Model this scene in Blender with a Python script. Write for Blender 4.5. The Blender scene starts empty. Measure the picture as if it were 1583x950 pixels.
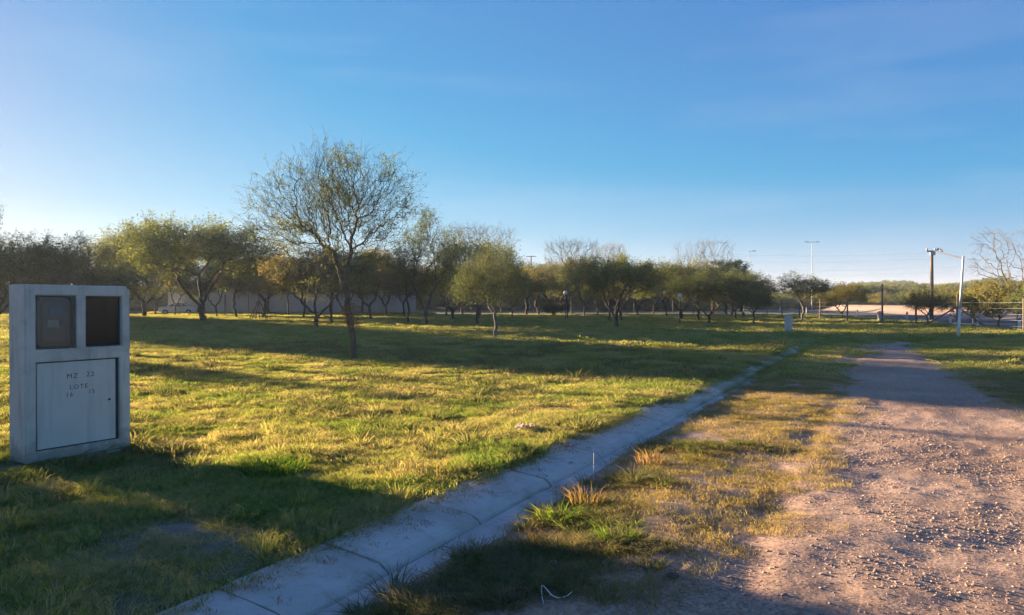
import bpy, bmesh, math, random
import numpy as np
from mathutils import Vector, Matrix, Euler

random.seed(7)
RNG = np.random.default_rng(7)
scene = bpy.context.scene
col = scene.collection
R = math.radians

# ------------------------------------------------------------------ camera
cam_d = bpy.data.cameras.new('camera')
cam = bpy.data.objects.new('camera', cam_d)
col.objects.link(cam)
cam_d.sensor_width = 36.0
cam_d.lens = 36.0 * 1150 / 1583
cam_d.clip_start = 0.05
cam_d.clip_end = 3000
cam.location = (0, 0, 1.5)
cam.rotation_euler = (R(90 - 0.40), 0, 0)
scene.camera = cam

# ------------------------------------------------------------------ world and sun
SUN_AZ = 53.0      # degrees left of the view direction
SUN_EL = 7.8
world = bpy.data.worlds.new('World')
scene.world = world
world.use_nodes = True
wn = world.node_tree
wn.nodes.clear()
def wnode(t, **kw):
    n = wn.nodes.new(t)
    for k, v in kw.items():
        setattr(n, k, v)
    return n
sky = wnode('ShaderNodeTexSky', sky_type='NISHITA')
sky.sun_disc = False
sky.sun_elevation = R(SUN_EL)
sky.sun_rotation = R(360 - SUN_AZ)
sky.altitude = 2000
sky.air_density = 0.7
sky.dust_density = 0.4
sky.ozone_density = 3.0
bg = wnode('ShaderNodeBackground')
bg.inputs['Strength'].default_value = 0.061
wo = wnode('ShaderNodeOutputWorld')
# thin high cirrus streaks, part of the sky in every direction
tc = wnode('ShaderNodeTexCoord')
mp = wnode('ShaderNodeMapping')
mp.inputs['Rotation'].default_value = (0, R(8), R(-20))
mp.inputs['Scale'].default_value = (1.1, 2.2, 9.0)
nz = wnode('ShaderNodeTexNoise')
nz.inputs['Scale'].default_value = 1.7
nz.inputs['Detail'].default_value = 7
nz.inputs['Roughness'].default_value = 0.55
nz.inputs['Distortion'].default_value = 0.6
rmp = wnode('ShaderNodeValToRGB')
rmp.color_ramp.elements[0].position = 0.52
rmp.color_ramp.elements[0].color = (0, 0, 0, 1)
rmp.color_ramp.elements[1].position = 0.80
rmp.color_ramp.elements[1].color = (0.15, 0.15, 0.15, 1)
mixc = wnode('ShaderNodeMix', data_type='RGBA')
hsv = wnode('ShaderNodeHueSaturation')
hsv.inputs['Saturation'].default_value = 0.25
hsv.inputs['Value'].default_value = 1.25
wn.links.new(tc.outputs['Generated'], mp.inputs['Vector'])
wn.links.new(mp.outputs[0], nz.inputs['Vector'])
wn.links.new(nz.outputs['Fac'], rmp.inputs[0])
wn.links.new(rmp.outputs[0], mixc.inputs[0])
# tone of the whole sky, as the phone camera recorded it: richer blue, softer highlights
bw = wnode('ShaderNodeRGBToBW')
satm = wnode('ShaderNodeMix', data_type='RGBA')
satm.clamp_factor = False
satm.inputs[0].default_value = 1.8
mxx = wnode('ShaderNodeVectorMath', operation='MAXIMUM'); mxx.inputs[1].default_value = (.02, .08, 0)
sep = wnode('ShaderNodeSeparateColor'); com = wnode('ShaderNodeCombineColor')
for ci, g_ in enumerate((0.55, 0.65, 0.30)):
    pw_ = wnode('ShaderNodeMath', operation='POWER'); pw_.inputs[1].default_value = g_
    wn.links.new(sep.outputs[ci], pw_.inputs[0]); wn.links.new(pw_.outputs[0], com.inputs[ci])
tint = wnode('ShaderNodeVectorMath', operation='MULTIPLY'); tint.inputs[1].default_value = (.90, .445, .755)
wn.links.new(sky.outputs[0], bw.inputs[0])
wn.links.new(bw.outputs[0], satm.inputs[6]); wn.links.new(sky.outputs[0], satm.inputs[7])
wn.links.new(satm.outputs[2], mxx.inputs[0]); wn.links.new(mxx.outputs[0], sep.inputs[0]); wn.links.new(com.outputs[0], tint.inputs[0])
wn.links.new(tint.outputs[0], mixc.inputs[6])
wn.links.new(tint.outputs[0], hsv.inputs['Color'])
wn.links.new(hsv.outputs[0], mixc.inputs[7])
wn.links.new(mixc.outputs[2], bg.inputs['Color'])
wn.links.new(bg.outputs[0], wo.inputs[0])

sd = bpy.data.lights.new('sun', 'SUN')
sd.energy = 3.0
sd.angle = R(0.55)
sd.color = (1.0, 0.76, 0.50)
sun = bpy.data.objects.new('sun', sd)
col.objects.link(sun)
SUNV = Vector((-math.sin(R(SUN_AZ)) * math.cos(R(SUN_EL)),
               math.cos(R(SUN_AZ)) * math.cos(R(SUN_EL)), math.sin(R(SUN_EL))))
sun.rotation_euler = SUNV.to_track_quat('Z', 'Y').to_euler()
sun.location = (0, 0, 30)

scene.view_settings.view_transform = 'Standard'
scene.view_settings.look = 'None'
scene.view_settings.exposure = 3.3
scene.view_settings.gamma = 1.0
scene.cycles.max_bounces = 8
scene.cycles.transparent_max_bounces = 8

# ------------------------------------------------------------------ helpers
def W(px, py, z=0.0):
    """point of the place seen at a photo pixel, on the level z"""
    Y = (1.5 - z) * 1150.0 / (py - 467.0)
    return ((px - 791.5) / 1150.0 * Y, Y)

def X_at(px, Y):
    return (px - 791.5) / 1150.0 * Y

def tag(o, label=None, cat=None, group=None, kind=None):
    if label: o['label'] = label
    if cat: o['category'] = cat
    if group: o['group'] = group
    if kind: o['kind'] = kind
    return o

def empty(name, loc, rz=0.0):
    o = bpy.data.objects.new(name, None)
    o.empty_display_size = 0.2
    o.location = loc
    o.rotation_euler = (0, 0, rz)
    col.objects.link(o)
    return o

def mesh_np(name, verts, faces, k):
    """fast mesh from arrays; faces M x k"""
    verts = np.asarray(verts, dtype=np.float32)
    faces = np.asarray(faces, dtype=np.int32)
    me = bpy.data.meshes.new(name)
    me.vertices.add(len(verts))
    me.vertices.foreach_set('co', verts.ravel())
    me.loops.add(faces.size)
    me.loops.foreach_set('vertex_index', faces.ravel())
    me.polygons.add(len(faces))
    me.polygons.foreach_set('loop_start', np.arange(0, faces.size, k, dtype=np.int32))
    me.update(calc_edges=True)
    return me

def link(name, me, mat=None, parent=None, loc=None, rot=None):
    o = bpy.data.objects.new(name, me)
    if mat is not None and len(me.materials) == 0:
        me.materials.append(mat)
    col.objects.link(o)
    if parent is not None: o.parent = parent
    if loc is not None: o.location = loc
    if rot is not None: o.rotation_euler = rot
    return o

def smooth(me, on=True):
    me.polygons.foreach_set('use_smooth', [on] * len(me.polygons))

class MB:
    """collects shapes into one bmesh"""
    def __init__(self):
        self.bm = bmesh.new()
    def box(self, x0, x1, y0, y1, z0, z1, bevel=0.0, M=None):
        r = bmesh.ops.create_cube(self.bm, size=1.0)
        vs = r['verts']
        for v in vs:
            v.co = Vector(((x0 + x1) / 2 + v.co.x * (x1 - x0), (y0 + y1) / 2 + v.co.y * (y1 - y0), (z0 + z1) / 2 + v.co.z * (z1 - z0)))
        if bevel > 0:
            es = list({e for v in vs for e in v.link_edges})
            rr = bmesh.ops.bevel(self.bm, geom=es, offset=bevel, segments=2, affect='EDGES', profile=0.5)
            vs = list({v for f in rr['faces'] for v in f.verts} | {v for v in vs if v.is_valid})
        if M is not None:
            for v in vs:
                if v.is_valid: v.co = M @ v.co
        return self
    def tube(self, pts, radii, n=8, cap=True):
        if not hasattr(radii, '__len__'): radii = [radii] * len(pts)
        pts = [Vector(p) for p in pts]
        rings = []
        for i, p in enumerate(pts):
            a = pts[max(i - 1, 0)]; b = pts[min(i + 1, len(pts) - 1)]
            d = (b - a).normalized()
            ref = Vector((1, 0, 0)) if abs(d.x) < 0.8 else Vector((0, 1, 0))
            s = d.cross(ref).normalized(); t = d.cross(s)
            rings.append([self.bm.verts.new(p + (s * math.cos(q) + t * math.sin(q)) * radii[i]) for q in [2 * math.pi * j / n for j in range(n)]])
        for i in range(len(rings) - 1):
            for j in range(n):
                self.bm.faces.new((rings[i][j], rings[i][(j + 1) % n], rings[i + 1][(j + 1) % n], rings[i + 1][j]))
        if cap:
            self.bm.faces.new(rings[0][::-1]); self.bm.faces.new(rings[-1])
        return self
    def ball(self, c, r, sub=2, scale=(1, 1, 1)):
        q = bmesh.ops.create_icosphere(self.bm, subdivisions=sub, radius=r)
        for v in q['verts']:
            v.co = Vector((v.co.x * scale[0], v.co.y * scale[1], v.co.z * scale[2])) + Vector(c)
        return self
    def prism(self, poly, depth0, depth1, axes='xz'):
        """polygon in a plane, extruded along the third axis"""
        def P(a, b, c):
            return {'xz': (a, c, b), 'yz': (c, a, b), 'xy': (a, b, c)}[axes]
        A = [self.bm.verts.new(P(a, b, depth0)) for a, b in poly]
        B = [self.bm.verts.new(P(a, b, depth1)) for a, b in poly]
        n = len(poly)
        self.bm.faces.new(A); self.bm.faces.new(B[::-1])
        for i in range(n):
            self.bm.faces.new((A[i], B[i], B[(i + 1) % n], A[(i + 1) % n]))
        return self
    def me(self, name):
        bmesh.ops.recalc_face_normals(self.bm, faces=self.bm.faces[:])
        m = bpy.data.meshes.new(name)
        self.bm.to_mesh(m); self.bm.free()
        return m
    def build(self, name, mat, parent=None, loc=None, rot=None, sm=False):
        m = self.me(name)
        if sm: smooth(m)
        return link(name, m, mat, parent, loc, rot)

# vectorised value noise
def _h(ix, iy, s):
    n = (ix.astype(np.int64) * 374761393 + iy.astype(np.int64) * 668265263 + s * 982451653) & 0xffffffff
    n = ((n ^ (n >> 13)) * 1274126177) & 0xffffffff
    n = (n ^ (n >> 16)) & 0xffffffff
    return n / 4294967295.0
def vnoise(x, y, s=0):
    ix = np.floor(x); iy = np.floor(y)
    fx = x - ix; fy = y - iy
    fx = fx * fx * fx * (fx * (fx * 6 - 15) + 10); fy = fy * fy * fy * (fy * (fy * 6 - 15) + 10)
    a = _h(ix, iy, s); b = _h(ix + 1, iy, s); c = _h(ix, iy + 1, s); d = _h(ix + 1, iy + 1, s)
    return (a * (1 - fx) + b * fx) * (1 - fy) + (c * (1 - fx) + d * fx) * fy
def fbm(x, y, s=0, oct=4, rough=0.5):
    t = 0; a = 1; w = 0
    for i in range(oct):
        t = t + a * vnoise(x * 2 ** i + 17.3 * i, y * 2 ** i - 9.1 * i, s + i)
        w += a; a *= rough
    return t / w
def sstep(a, b, x):
    t = np.clip((x - a) / (b - a), 0, 1)
    return t * t * (3 - 2 * t)

# ------------------------------------------------------------------ materials
def newmat(name):
    m = bpy.data.materials.new(name)
    m.use_nodes = True
    nt = m.node_tree
    nt.nodes.clear()
    out = nt.nodes.new('ShaderNodeOutputMaterial')
    return m, nt, out
def N(nt, t, **kw):
    n = nt.nodes.new(t)
    for k, v in kw.items(): setattr(n, k, v)
    return n
def noise_node(nt, scale, detail=4, rough=0.55, coord='world', dist=0.0):
    n = N(nt, 'ShaderNodeTexNoise')
    n.inputs['Scale'].default_value = scale
    n.inputs['Detail'].default_value = detail
    n.inputs['Roughness'].default_value = rough
    n.inputs['Distortion'].default_value = dist
    if coord == 'world':
        g = N(nt, 'ShaderNodeNewGeometry')
        nt.links.new(g.outputs['Position'], n.inputs['Vector'])
    else:
        g = N(nt, 'ShaderNodeTexCoord')
        nt.links.new(g.outputs['Object'], n.inputs['Vector'])
    return n
def ramp(nt, src, stops):
    r = N(nt, 'ShaderNodeValToRGB')
    e = r.color_ramp.elements
    while len(e) > 1: e.remove(e[-1])
    e[0].position = stops[0][0]; e[0].color = (*stops[0][1], 1)
    for p, c in stops[1:]:
        q = e.new(p); q.color = (*c, 1)
    nt.links.new(src, r.inputs[0])
    return r
def mixrgb(nt, fac, a, b, mode='MIX'):
    m = N(nt, 'ShaderNodeMix', data_type='RGBA', blend_type=mode)
    for s, i in ((fac, 0), (a, 6), (b, 7)):
        if isinstance(s, (int, float)): m.inputs[i].default_value = s
        elif isinstance(s, tuple): m.inputs[i].default_value = (*s, 1)
        else: nt.links.new(s, m.inputs[i])
    return m.outputs[2]
def bump(nt, h, strength, dist):
    b = N(nt, 'ShaderNodeBump')
    b.inputs['Strength'].default_value = strength
    b.inputs['Distance'].default_value = dist
    nt.links.new(h, b.inputs['Height'])
    return b.outputs[0]
def simple(name, c1, c2=None, scale=8, rough=0.8, bmp=0.0, bdist=0.005, coord='obj', metallic=0.0, lo=.35, hi=.65, detail=5, spec=0.3):
    m, nt, out = newmat(name)
    p = N(nt, 'ShaderNodeBsdfPrincipled')
    p.inputs['Roughness'].default_value = rough
    p.inputs['Metallic'].default_value = metallic
    p.inputs['Specular IOR Level'].default_value = spec
    n = noise_node(nt, scale, detail, 0.6, coord)
    r = ramp(nt, n.outputs['Fac'], [(lo, c1), (hi, c2 or c1)])
    nt.links.new(r.outputs[0], p.inputs['Base Color'])
    if bmp > 0:
        n2 = noise_node(nt, scale * 4, 6, 0.65, coord)
        nt.links.new(bump(nt, n2.outputs['Fac'], bmp, bdist), p.inputs['Normal'])
    nt.links.new(p.outputs[0], out.inputs[0])
    return m

def leafmat(name, c1, c2, c3, trans=0.45):
    m, nt, out = newmat(name)
    oi = N(nt, 'ShaderNodeObjectInfo')
    n = noise_node(nt, 1.1, 3, 0.6, 'world')
    nf = noise_node(nt, 14.0, 2, 0.6, 'world')
    a = N(nt, 'ShaderNodeMath', operation='ADD')
    nt.links.new(n.outputs['Fac'], a.inputs[0])
    b = N(nt, 'ShaderNodeMath', operation='MULTIPLY_ADD')
    nt.links.new(nf.outputs['Fac'], b.inputs[0]); b.inputs[1].default_value = 0.7; b.inputs[2].default_value = -0.35
    nt.links.new(b.outputs[0], a.inputs[1])
    r = ramp(nt, a.outputs[0], [(0.3, c1), (0.5, c2), (0.72, c3)])
    d = N(nt, 'ShaderNodeBsdfDiffuse'); t = N(nt, 'ShaderNodeBsdfTranslucent')
    nt.links.new(r.outputs[0], d.inputs[0])
    tcol = mixrgb(nt, 1.0, r.outputs[0], (1.25, 1.15, 0.6), 'MULTIPLY')
    nt.links.new(tcol, t.inputs[0])
    mx = N(nt, 'ShaderNodeMixShader'); mx.inputs[0].default_value = trans
    nt.links.new(d.outputs[0], mx.inputs[1]); nt.links.new(t.outputs[0], mx.inputs[2])
    nt.links.new(mx.outputs[0], out.inputs[0])
    return m

def grassmat(name, green, yellow, straw, scale=0.55, lo=.36, hi=.62, trans=0.5):
    m, nt, out = newmat(name)
    n = noise_node(nt, scale, 5, 0.62, 'world', 0.4)
    n2 = noise_node(nt, 22.0, 2, 0.6, 'world')
    oi = N(nt, 'ShaderNodeObjectInfo')
    b = N(nt, 'ShaderNodeMath', operation='MULTIPLY_ADD')
    nt.links.new(n2.outputs['Fac'], b.inputs[0]); b.inputs[1].default_value = 0.9; b.inputs[2].default_value = -0.45
    a = N(nt, 'ShaderNodeMath', operation='ADD')
    nt.links.new(n.outputs['Fac'], a.inputs[0]); nt.links.new(b.outputs[0], a.inputs[1])
    r = ramp(nt, a.outputs[0], [(lo - .06, green), ((lo + hi) / 2, yellow), (hi + .06, straw)])
    d = N(nt, 'ShaderNodeBsdfDiffuse'); t = N(nt, 'ShaderNodeBsdfTranslucent')
    nt.links.new(r.outputs[0], d.inputs[0])
    tcol = mixrgb(nt, 1.0, r.outputs[0], (1.3, 1.2, 0.6), 'MULTIPLY')
    nt.links.new(tcol, t.inputs[0])
    mx = N(nt, 'ShaderNodeMixShader'); mx.inputs[0].default_value = trans
    nt.links.new(d.outputs[0], mx.inputs[1]); nt.links.new(t.outputs[0], mx.inputs[2])
    nt.links.new(mx.outputs[0], out.inputs[0])
    return m

M = {}
M['bark'] = simple('bark', (0.06, 0.045, 0.035), (0.13, 0.10, 0.08), 9, 0.95, 0.6, 0.02)
M['bark_pale'] = simple('bark_pale', (0.13, 0.11, 0.095), (0.22, 0.19, 0.16), 6, 0.95, 0.4, 0.02)
M['leaf_olive'] = leafmat('leaf_olive', (0.085, 0.115, 0.048), (0.145, 0.175, 0.070), (0.22, 0.225, 0.09))
M['leaf_dark'] = leafmat('leaf_dark', (0.05, 0.075, 0.035), (0.085, 0.115, 0.05), (0.14, 0.155, 0.065))
M['leaf_gold'] = leafmat('leaf_gold', (0.13, 0.14, 0.05), (0.22, 0.21, 0.07), (0.31, 0.25, 0.09))
M['leaf_brown'] = leafmat('leaf_brown', (0.11, 0.11, 0.055), (0.18, 0.165, 0.08), (0.27, 0.215, 0.11))
M['leaf_dry'] = leafmat('leaf_dry', (0.15, 0.095, 0.05), (0.23, 0.15, 0.08), (0.30, 0.21, 0.12))
M['grass'] = grassmat('lawn_grass_blades', (0.135, 0.215, 0.06), (0.30, 0.315, 0.10), (0.46, 0.38, 0.22), scale=.8, lo=.40, hi=.58)
M['grass_green'] = grassmat('fresh_grass_blades', (0.05, 0.12, 0.015), (0.10, 0.19, 0.025), (0.17, 0.22, 0.05), scale=1.5)
M['weed'] = grassmat('weed_blades', (0.09, 0.12, 0.045), (0.17, 0.18, 0.08), (0.27, 0.22, 0.14), scale=2.5)
M['grass_dry'] = grassmat('dry_grass_blades', (0.18, 0.17, 0.06), (0.33, 0.265, 0.12), (0.44, 0.33, 0.21), scale=0.9)
M['straw'] = grassmat('straw_blades', (0.26, 0.16, 0.07), (0.34, 0.22, 0.10), (0.40, 0.27, 0.15), scale=3)
M['steel'] = simple('white_painted_steel', (0.62, 0.60, 0.56), (0.74, 0.72, 0.68), 5, 0.5, 0.1, 0.002)
M['wood_pole'] = simple('weathered_pole_wood', (0.12, 0.09, 0.07), (0.2, 0.16, 0.12), 5, 0.9, 0.4, 0.01)
M['dark_metal'] = simple('dark_metal', (0.05, 0.05, 0.055), (0.09, 0.09, 0.09), 9, 0.6)
M['grey_metal'] = simple('grey_galvanised_metal', (0.3, 0.31, 0.32), (0.42, 0.43, 0.44), 6, 0.5, metallic=.3)
M['rubber'] = simple('black_rubber', (0.02, 0.02, 0.02), (0.035, 0.035, 0.035), 9, 0.85)
M['paint_ink'] = simple('stencil_ink', (0.05, 0.052, 0.06), (0.14, 0.14, 0.14), 90, 0.9)
M['white_plastic'] = simple('white_plastic', (0.62, 0.6, 0.56), (0.75, 0.72, 0.70), 12, 0.5)
M['twine'] = simple('pale_twine', (0.6, 0.57, 0.52), (0.72, 0.68, 0.62), 30, 0.7)

# concrete of the meter cabinet and the kerb
def concrete(name, c1, c2, stain, coord='obj', scale=3.0, streak=True):
    m, nt, out = newmat(name)
    p = N(nt, 'ShaderNodeBsdfPrincipled')
    p.inputs['Roughness'].default_value = 0.88
    p.inputs['Specular IOR Level'].default_value = 0.25
    n = noise_node(nt, scale, 6, 0.65, coord)
    base = ramp(nt, n.outputs['Fac'], [(0.3, c1), (0.7, c2)]).outputs[0]
    if streak:
        t = N(nt, 'ShaderNodeTexCoord'); mpn = N(nt, 'ShaderNodeMapping')
        mpn.inputs['Scale'].default_value = (9, 9, 0.9)
        nt.links.new(t.outputs['Object' if coord == 'obj' else 'Generated'], mpn.inputs[0])
        ns = N(nt, 'ShaderNodeTexNoise'); ns.inputs['Scale'].default_value = 1.6; ns.inputs['Detail'].default_value = 4
        nt.links.new(mpn.outputs[0], ns.inputs['Vector'])
        f = ramp(nt, ns.outputs['Fac'], [(0.52, (0, 0, 0)), (0.74, (.6, .6, .6))]).outputs[0]
    else:
        ns = noise_node(nt, scale * 0.6, 5, 0.7, coord)
        f = ramp(nt, ns.outputs['Fac'], [(0.5, (0, 0, 0)), (0.72, (.55, .55, .55))]).outputs[0]
    c = mixrgb(nt, f, base, stain)
    if coord == 'obj' and name == 'cabinet_concrete':
        # mud splashed up from the ground and grime near the openings
        sx = N(nt, 'ShaderNodeSeparateXYZ'); nt.links.new(t.outputs['Object'], sx.inputs[0])
        sn = noise_node(nt, 7, 6, .7, 'obj')
        ad = N(nt, 'ShaderNodeMath', operation='MULTIPLY_ADD'); nt.links.new(sn.outputs['Fac'], ad.inputs[0]); ad.inputs[1].default_value = -.75; nt.links.new(sx.outputs['Z'], ad.inputs[2])
        mr = N(nt, 'ShaderNodeMapRange'); mr.inputs['From Min'].default_value = -.34; mr.inputs['From Max'].default_value = -.12; mr.inputs['To Min'].default_value = .75; mr.inputs['To Max'].default_value = 0
        nt.links.new(ad.outputs[0], mr.inputs['Value'])
        c = mixrgb(nt, mr.outputs[0], c, (0.30, 0.235, 0.18))
        gn = noise_node(nt, 2.6, 7, .7, 'obj', .6)
        gf = ramp(nt, gn.outputs['Fac'], [(.50, (0, 0, 0)), (.68, (.6, .6, .6))]).outputs[0]
        c = mixrgb(nt, gf, c, (0.33, 0.30, 0.27))
    if not streak and scale > 1:
        dn = noise_node(nt, 5.5, 7, 0.72, coord, .5)
        df = ramp(nt, dn.outputs['Fac'], [(0.53, (0, 0, 0)), (0.70, (.5, .5, .5))]).outputs[0]
        c = mixrgb(nt, df, c, (0.27, 0.20, 0.14))
    fine = noise_node(nt, 170, 3, 0.7, coord)
    ff = ramp(nt, fine.outputs['Fac'], [(0.3, (.80, .80, .80)), (0.62, (1, 1, 1))]).outputs[0]
    c = mixrgb(nt, 1.0, c, ff, 'MULTIPLY')
    nt.links.new(c, p.inputs['Base Color'])
    nb = noise_node(nt, 60, 6, 0.7, coord)
    nt.links.new(bump(nt, nb.outputs['Fac'], 0.35, 0.004), p.inputs['Normal'])
    nt.links.new(p.outputs[0], out.inputs[0])
    return m
M['concrete'] = concrete('cabinet_concrete', (0.54, 0.50, 0.45), (0.66, 0.61, 0.55), (0.36, 0.29, 0.24))
M['door_paint'] = concrete('painted_door', (0.56, 0.54, 0.50), (0.64, 0.61, 0.57), (0.44, 0.41, 0.38), scale=1.6)
M['kerb_concrete'] = concrete('kerb_concrete', (0.52, 0.46, 0.39), (0.64, 0.57, 0.49), (0.32, 0.26, 0.20), coord='world', scale=2.2, streak=False)
M['wall_render'] = concrete('grey_wall_render', (0.42, 0.405, 0.39), (0.52, 0.50, 0.48), (0.32, 0.30, 0.28), coord='world', scale=0.4, streak=False)

# ------------------------------------------------------------------ ground levels
KO = np.array([-2.85, 0.0]); KU = np.array([0.4543, 0.8908]); KN = np.array([0.8908, -0.4543])
def vd(x, y):
    return (x - KO[0]) * KU[0] + (y - KO[1]) * KU[1], (x - KO[0]) * KN[0] + (y - KO[1]) * KN[1]
def xy(v, d):
    return KO[0] + v * KU[0] + d * KN[0], KO[1] + v * KU[1] + d * KN[1]
KERB_END = 52.0
HWY_P = np.array([28.3, 41.0]); HWY_U = np.array([0.2121, 0.9772]); HWY_N = np.array([0.9772, -0.2121])
def hwy_t(x, y):
    return (x - HWY_P[0]) * HWY_N[0] + (y - HWY_P[1]) * HWY_N[1]
def height(x, y):
    x = np.asarray(x, dtype=float); y = np.asarray(y, dtype=float)
    v, d = vd(x, y)
    r = np.sqrt(x * x + y * y)
    near = 1 - sstep(14, 40, r)
    # lawn side
    lawn = 0.062 - 0.085 * sstep(0.6, 3.4, -d) + 0.05 * sstep(6, 16, -d)
    lawn = lawn + (fbm(x * 1.3, y * 1.3, 3, 4) - .5) * 0.05 + (fbm(x * 0.35, y * 0.35, 5, 2) - .5) * 0.11 * sstep(1.0, 3, -d) - .15 * np.exp(-(((x + 3.55) ** 2 + (y - 7.0) ** 2) / .7))
    # road side
    road = -0.065 + 0.05 * sstep(.2, 1.1, d) + .022 * sstep(5.5, 10, v) * sstep(.0, .10, d) * (1 - sstep(.3, 1.0, d)) + .03 * (fbm(v * .8, d * 0 + 2.2, 23, 2) - .45) * sstep(.02, .10, d) * (1 - sstep(.3, 1.0, d)) + 0.03 * sstep(0.1, .5, d) * (fbm(x * 2.2, y * 2.2, 9, 3) - .42)
    rut = -0.024 * np.exp(-((d - 1.75 - .12 * np.sin(v * .5)) / .18) ** 2) - 0.011 * np.exp(-((d - 3.35 - .08 * np.sin(v * .6 + 1)) / .26) ** 2)
    road = road + rut * near + (fbm(x * 1.1, y * 1.1, 21, 4) - .5) * 0.06 * sstep(.5, 1.4, d)
    road = road + near * (fbm(x * 7, y * 7, 31, 4, .6) - .5) * 0.012 * sstep(.3, .8, d)
    # tyre tread marks in the soft dirt
    tr = np.exp(-((d - 1.42) / .10) ** 2) * (0.5 + .5 * np.sign(np.sin(d * 150))) * np.exp(-((v - 5.6) / 1.6) ** 2)
    road = road - .014 * tr
    side = sstep(-.05, .05, d)
    z = lawn * (1 - side) + road * side
    under = np.exp(-(((d + .20) / .30) ** 4))
    kerb = (v < KERB_END)
    z = np.where(kerb, z * (1 - under) + (-0.09) * under, z)
    # far away everything settles to level
    far = sstep(30, 60, r)
    z = z * (1 - far) + far * (0.02 + (fbm(x * .06, y * .06, 41, 3) - .5) * .25 * sstep(50, 120, r))
    t = hwy_t(x, y)
    sh_ = (x - HWY_P[0]) * HWY_U[0] + (y - HWY_P[1]) * HWY_U[1]
    bank = (0.45 + .50 * sstep(15, 85, sh_)) * sstep(9.2, 14.0, t)
    flat = sstep(-3, -1.0, t)
    z = z * (1 - flat) + flat * (0.0)
    z = z + bank - .30 * sstep(-.6, .8, t) * (1 - sstep(14.0, 15.3, t))
    return z

def axis_pts(segs):
    out = []
    for a, b, s in segs:
        n = max(1, int(round((b - a) / s)))
        out.extend(list(np.linspace(a, b, n, endpoint=False)))
    out.append(segs[-1][1])
    return np.array(out)
VV = axis_pts([(-500, -60, 40), (-60, -8, 4), (-8, 1.5, .4), (1.5, 11, .03), (11, 20, .10), (20, 52, .35), (52, 140, 1.2), (140, 260, 3), (260, 500, 12), (500, 1500, 60)])
def sheet(name, dd, mat):
    v, d = np.meshgrid(VV, dd, indexing='ij')
    x, y = xy(v, d)
    z = height(x, y)
    n0, n1 = v.shape
    idx = np.arange(n0 * n1).reshape(n0, n1)
    f = np.stack([idx[:-1, :-1], idx[:-1, 1:], idx[1:, 1:], idx[1:, :-1]], -1).reshape(-1, 4)[:, ::-1]
    me = mesh_np(name, np.stack([x, y, z], -1).reshape(-1, 3), f, 4)
    smooth(me)
    o = link(name, me, mat)
    o['kind'] = 'structure'
    return o

def groundmat(name, cols, mode):
    """soil and thatch under the grass, or loose gravel"""
    m, nt, out = newmat(name)
    p = N(nt, 'ShaderNodeBsdfPrincipled')
    p.inputs['Roughness'].default_value = 0.95
    p.inputs['Specular IOR Level'].default_value = 0.12
    n = noise_node(nt, 0.5, 5, 0.6, 'world', .3)
    n2 = noise_node(nt, 9, 4, 0.65, 'world')
    a = N(nt, 'ShaderNodeMath', operation='MULTIPLY_ADD')
    nt.links.new(n2.outputs['Fac'], a.inputs[0]); a.inputs[1].default_value = .6; a.inputs[2].default_value = -.3
    b = N(nt, 'ShaderNodeMath', operation='ADD')
    nt.links.new(n.outputs['Fac'], b.inputs[0]); nt.links.new(a.outputs[0], b.inputs[1])
    r = ramp(nt, b.outputs[0], [(0.32, cols[0]), (0.5, cols[1]), (0.68, cols[2])])
    c = r.outputs[0]
    if mode == 'gravel':
        vo = N(nt, 'ShaderNodeTexVoronoi'); vo.inputs['Scale'].default_value = 55
        g = N(nt, 'ShaderNodeNewGeometry'); nt.links.new(g.outputs['Position'], vo.inputs['Vector'])
        bw = N(nt, 'ShaderNodeRGBToBW'); nt.links.new(vo.outputs['Color'], bw.inputs[0])
        sp = ramp(nt, bw.outputs[0], [(0.15, (.62, .62, .64)), (.55, (1, 1, 1)), (.9, (1.35, 1.3, 1.28))])
        c = mixrgb(nt, 0.8, c, sp.outputs[0], 'MULTIPLY')
        vo2 = N(nt, 'ShaderNodeTexVoronoi'); vo2.inputs['Scale'].default_value = 40
        nt.links.new(g.outputs['Position'], vo2.inputs['Vector'])
        nn = noise_node(nt, 120, 4, 0.7, 'world')
        hh = N(nt, 'ShaderNodeMath', operation='SUBTRACT')
        nt.links.new(nn.outputs['Fac'], hh.inputs[0]); nt.links.new(vo2.outputs['Distance'], hh.inputs[1])
        nrm = bump(nt, hh.outputs[0], 0.35, 0.005)
    else:
        nn = noise_node(nt, 45, 6, 0.75, 'world')
        nrm = bump(nt, nn.outputs['Fac'], 0.8, 0.03)
        sp = ramp(nt, nn.outputs['Fac'], [(0.3, (.6, .6, .6)), (.7, (1.2, 1.2, 1.2))])
        c = mixrgb(nt, 1.0, c, sp.outputs[0], 'MULTIPLY')
    nt.links.new(c, p.inputs['Base Color'])
    nt.links.new(nrm, p.inputs['Normal'])
    nt.links.new(p.outputs[0], out.inputs[0])
    return m
M['lawn_soil'] = groundmat('lawn_soil', [(0.12, 0.14, 0.06), (0.22, 0.20, 0.11), (0.34, 0.28, 0.20)], 'soil')
M['gravel'] = groundmat('gravel_road', [(0.32, 0.205, 0.14), (0.395, 0.26, 0.178), (0.46, 0.315, 0.225)], 'gravel')
M['verge_soil'] = groundmat('verge_soil', [(0.12, 0.115, 0.06), (0.20, 0.165, 0.10), (0.30, 0.23, 0.165)], 'soil')

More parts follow.
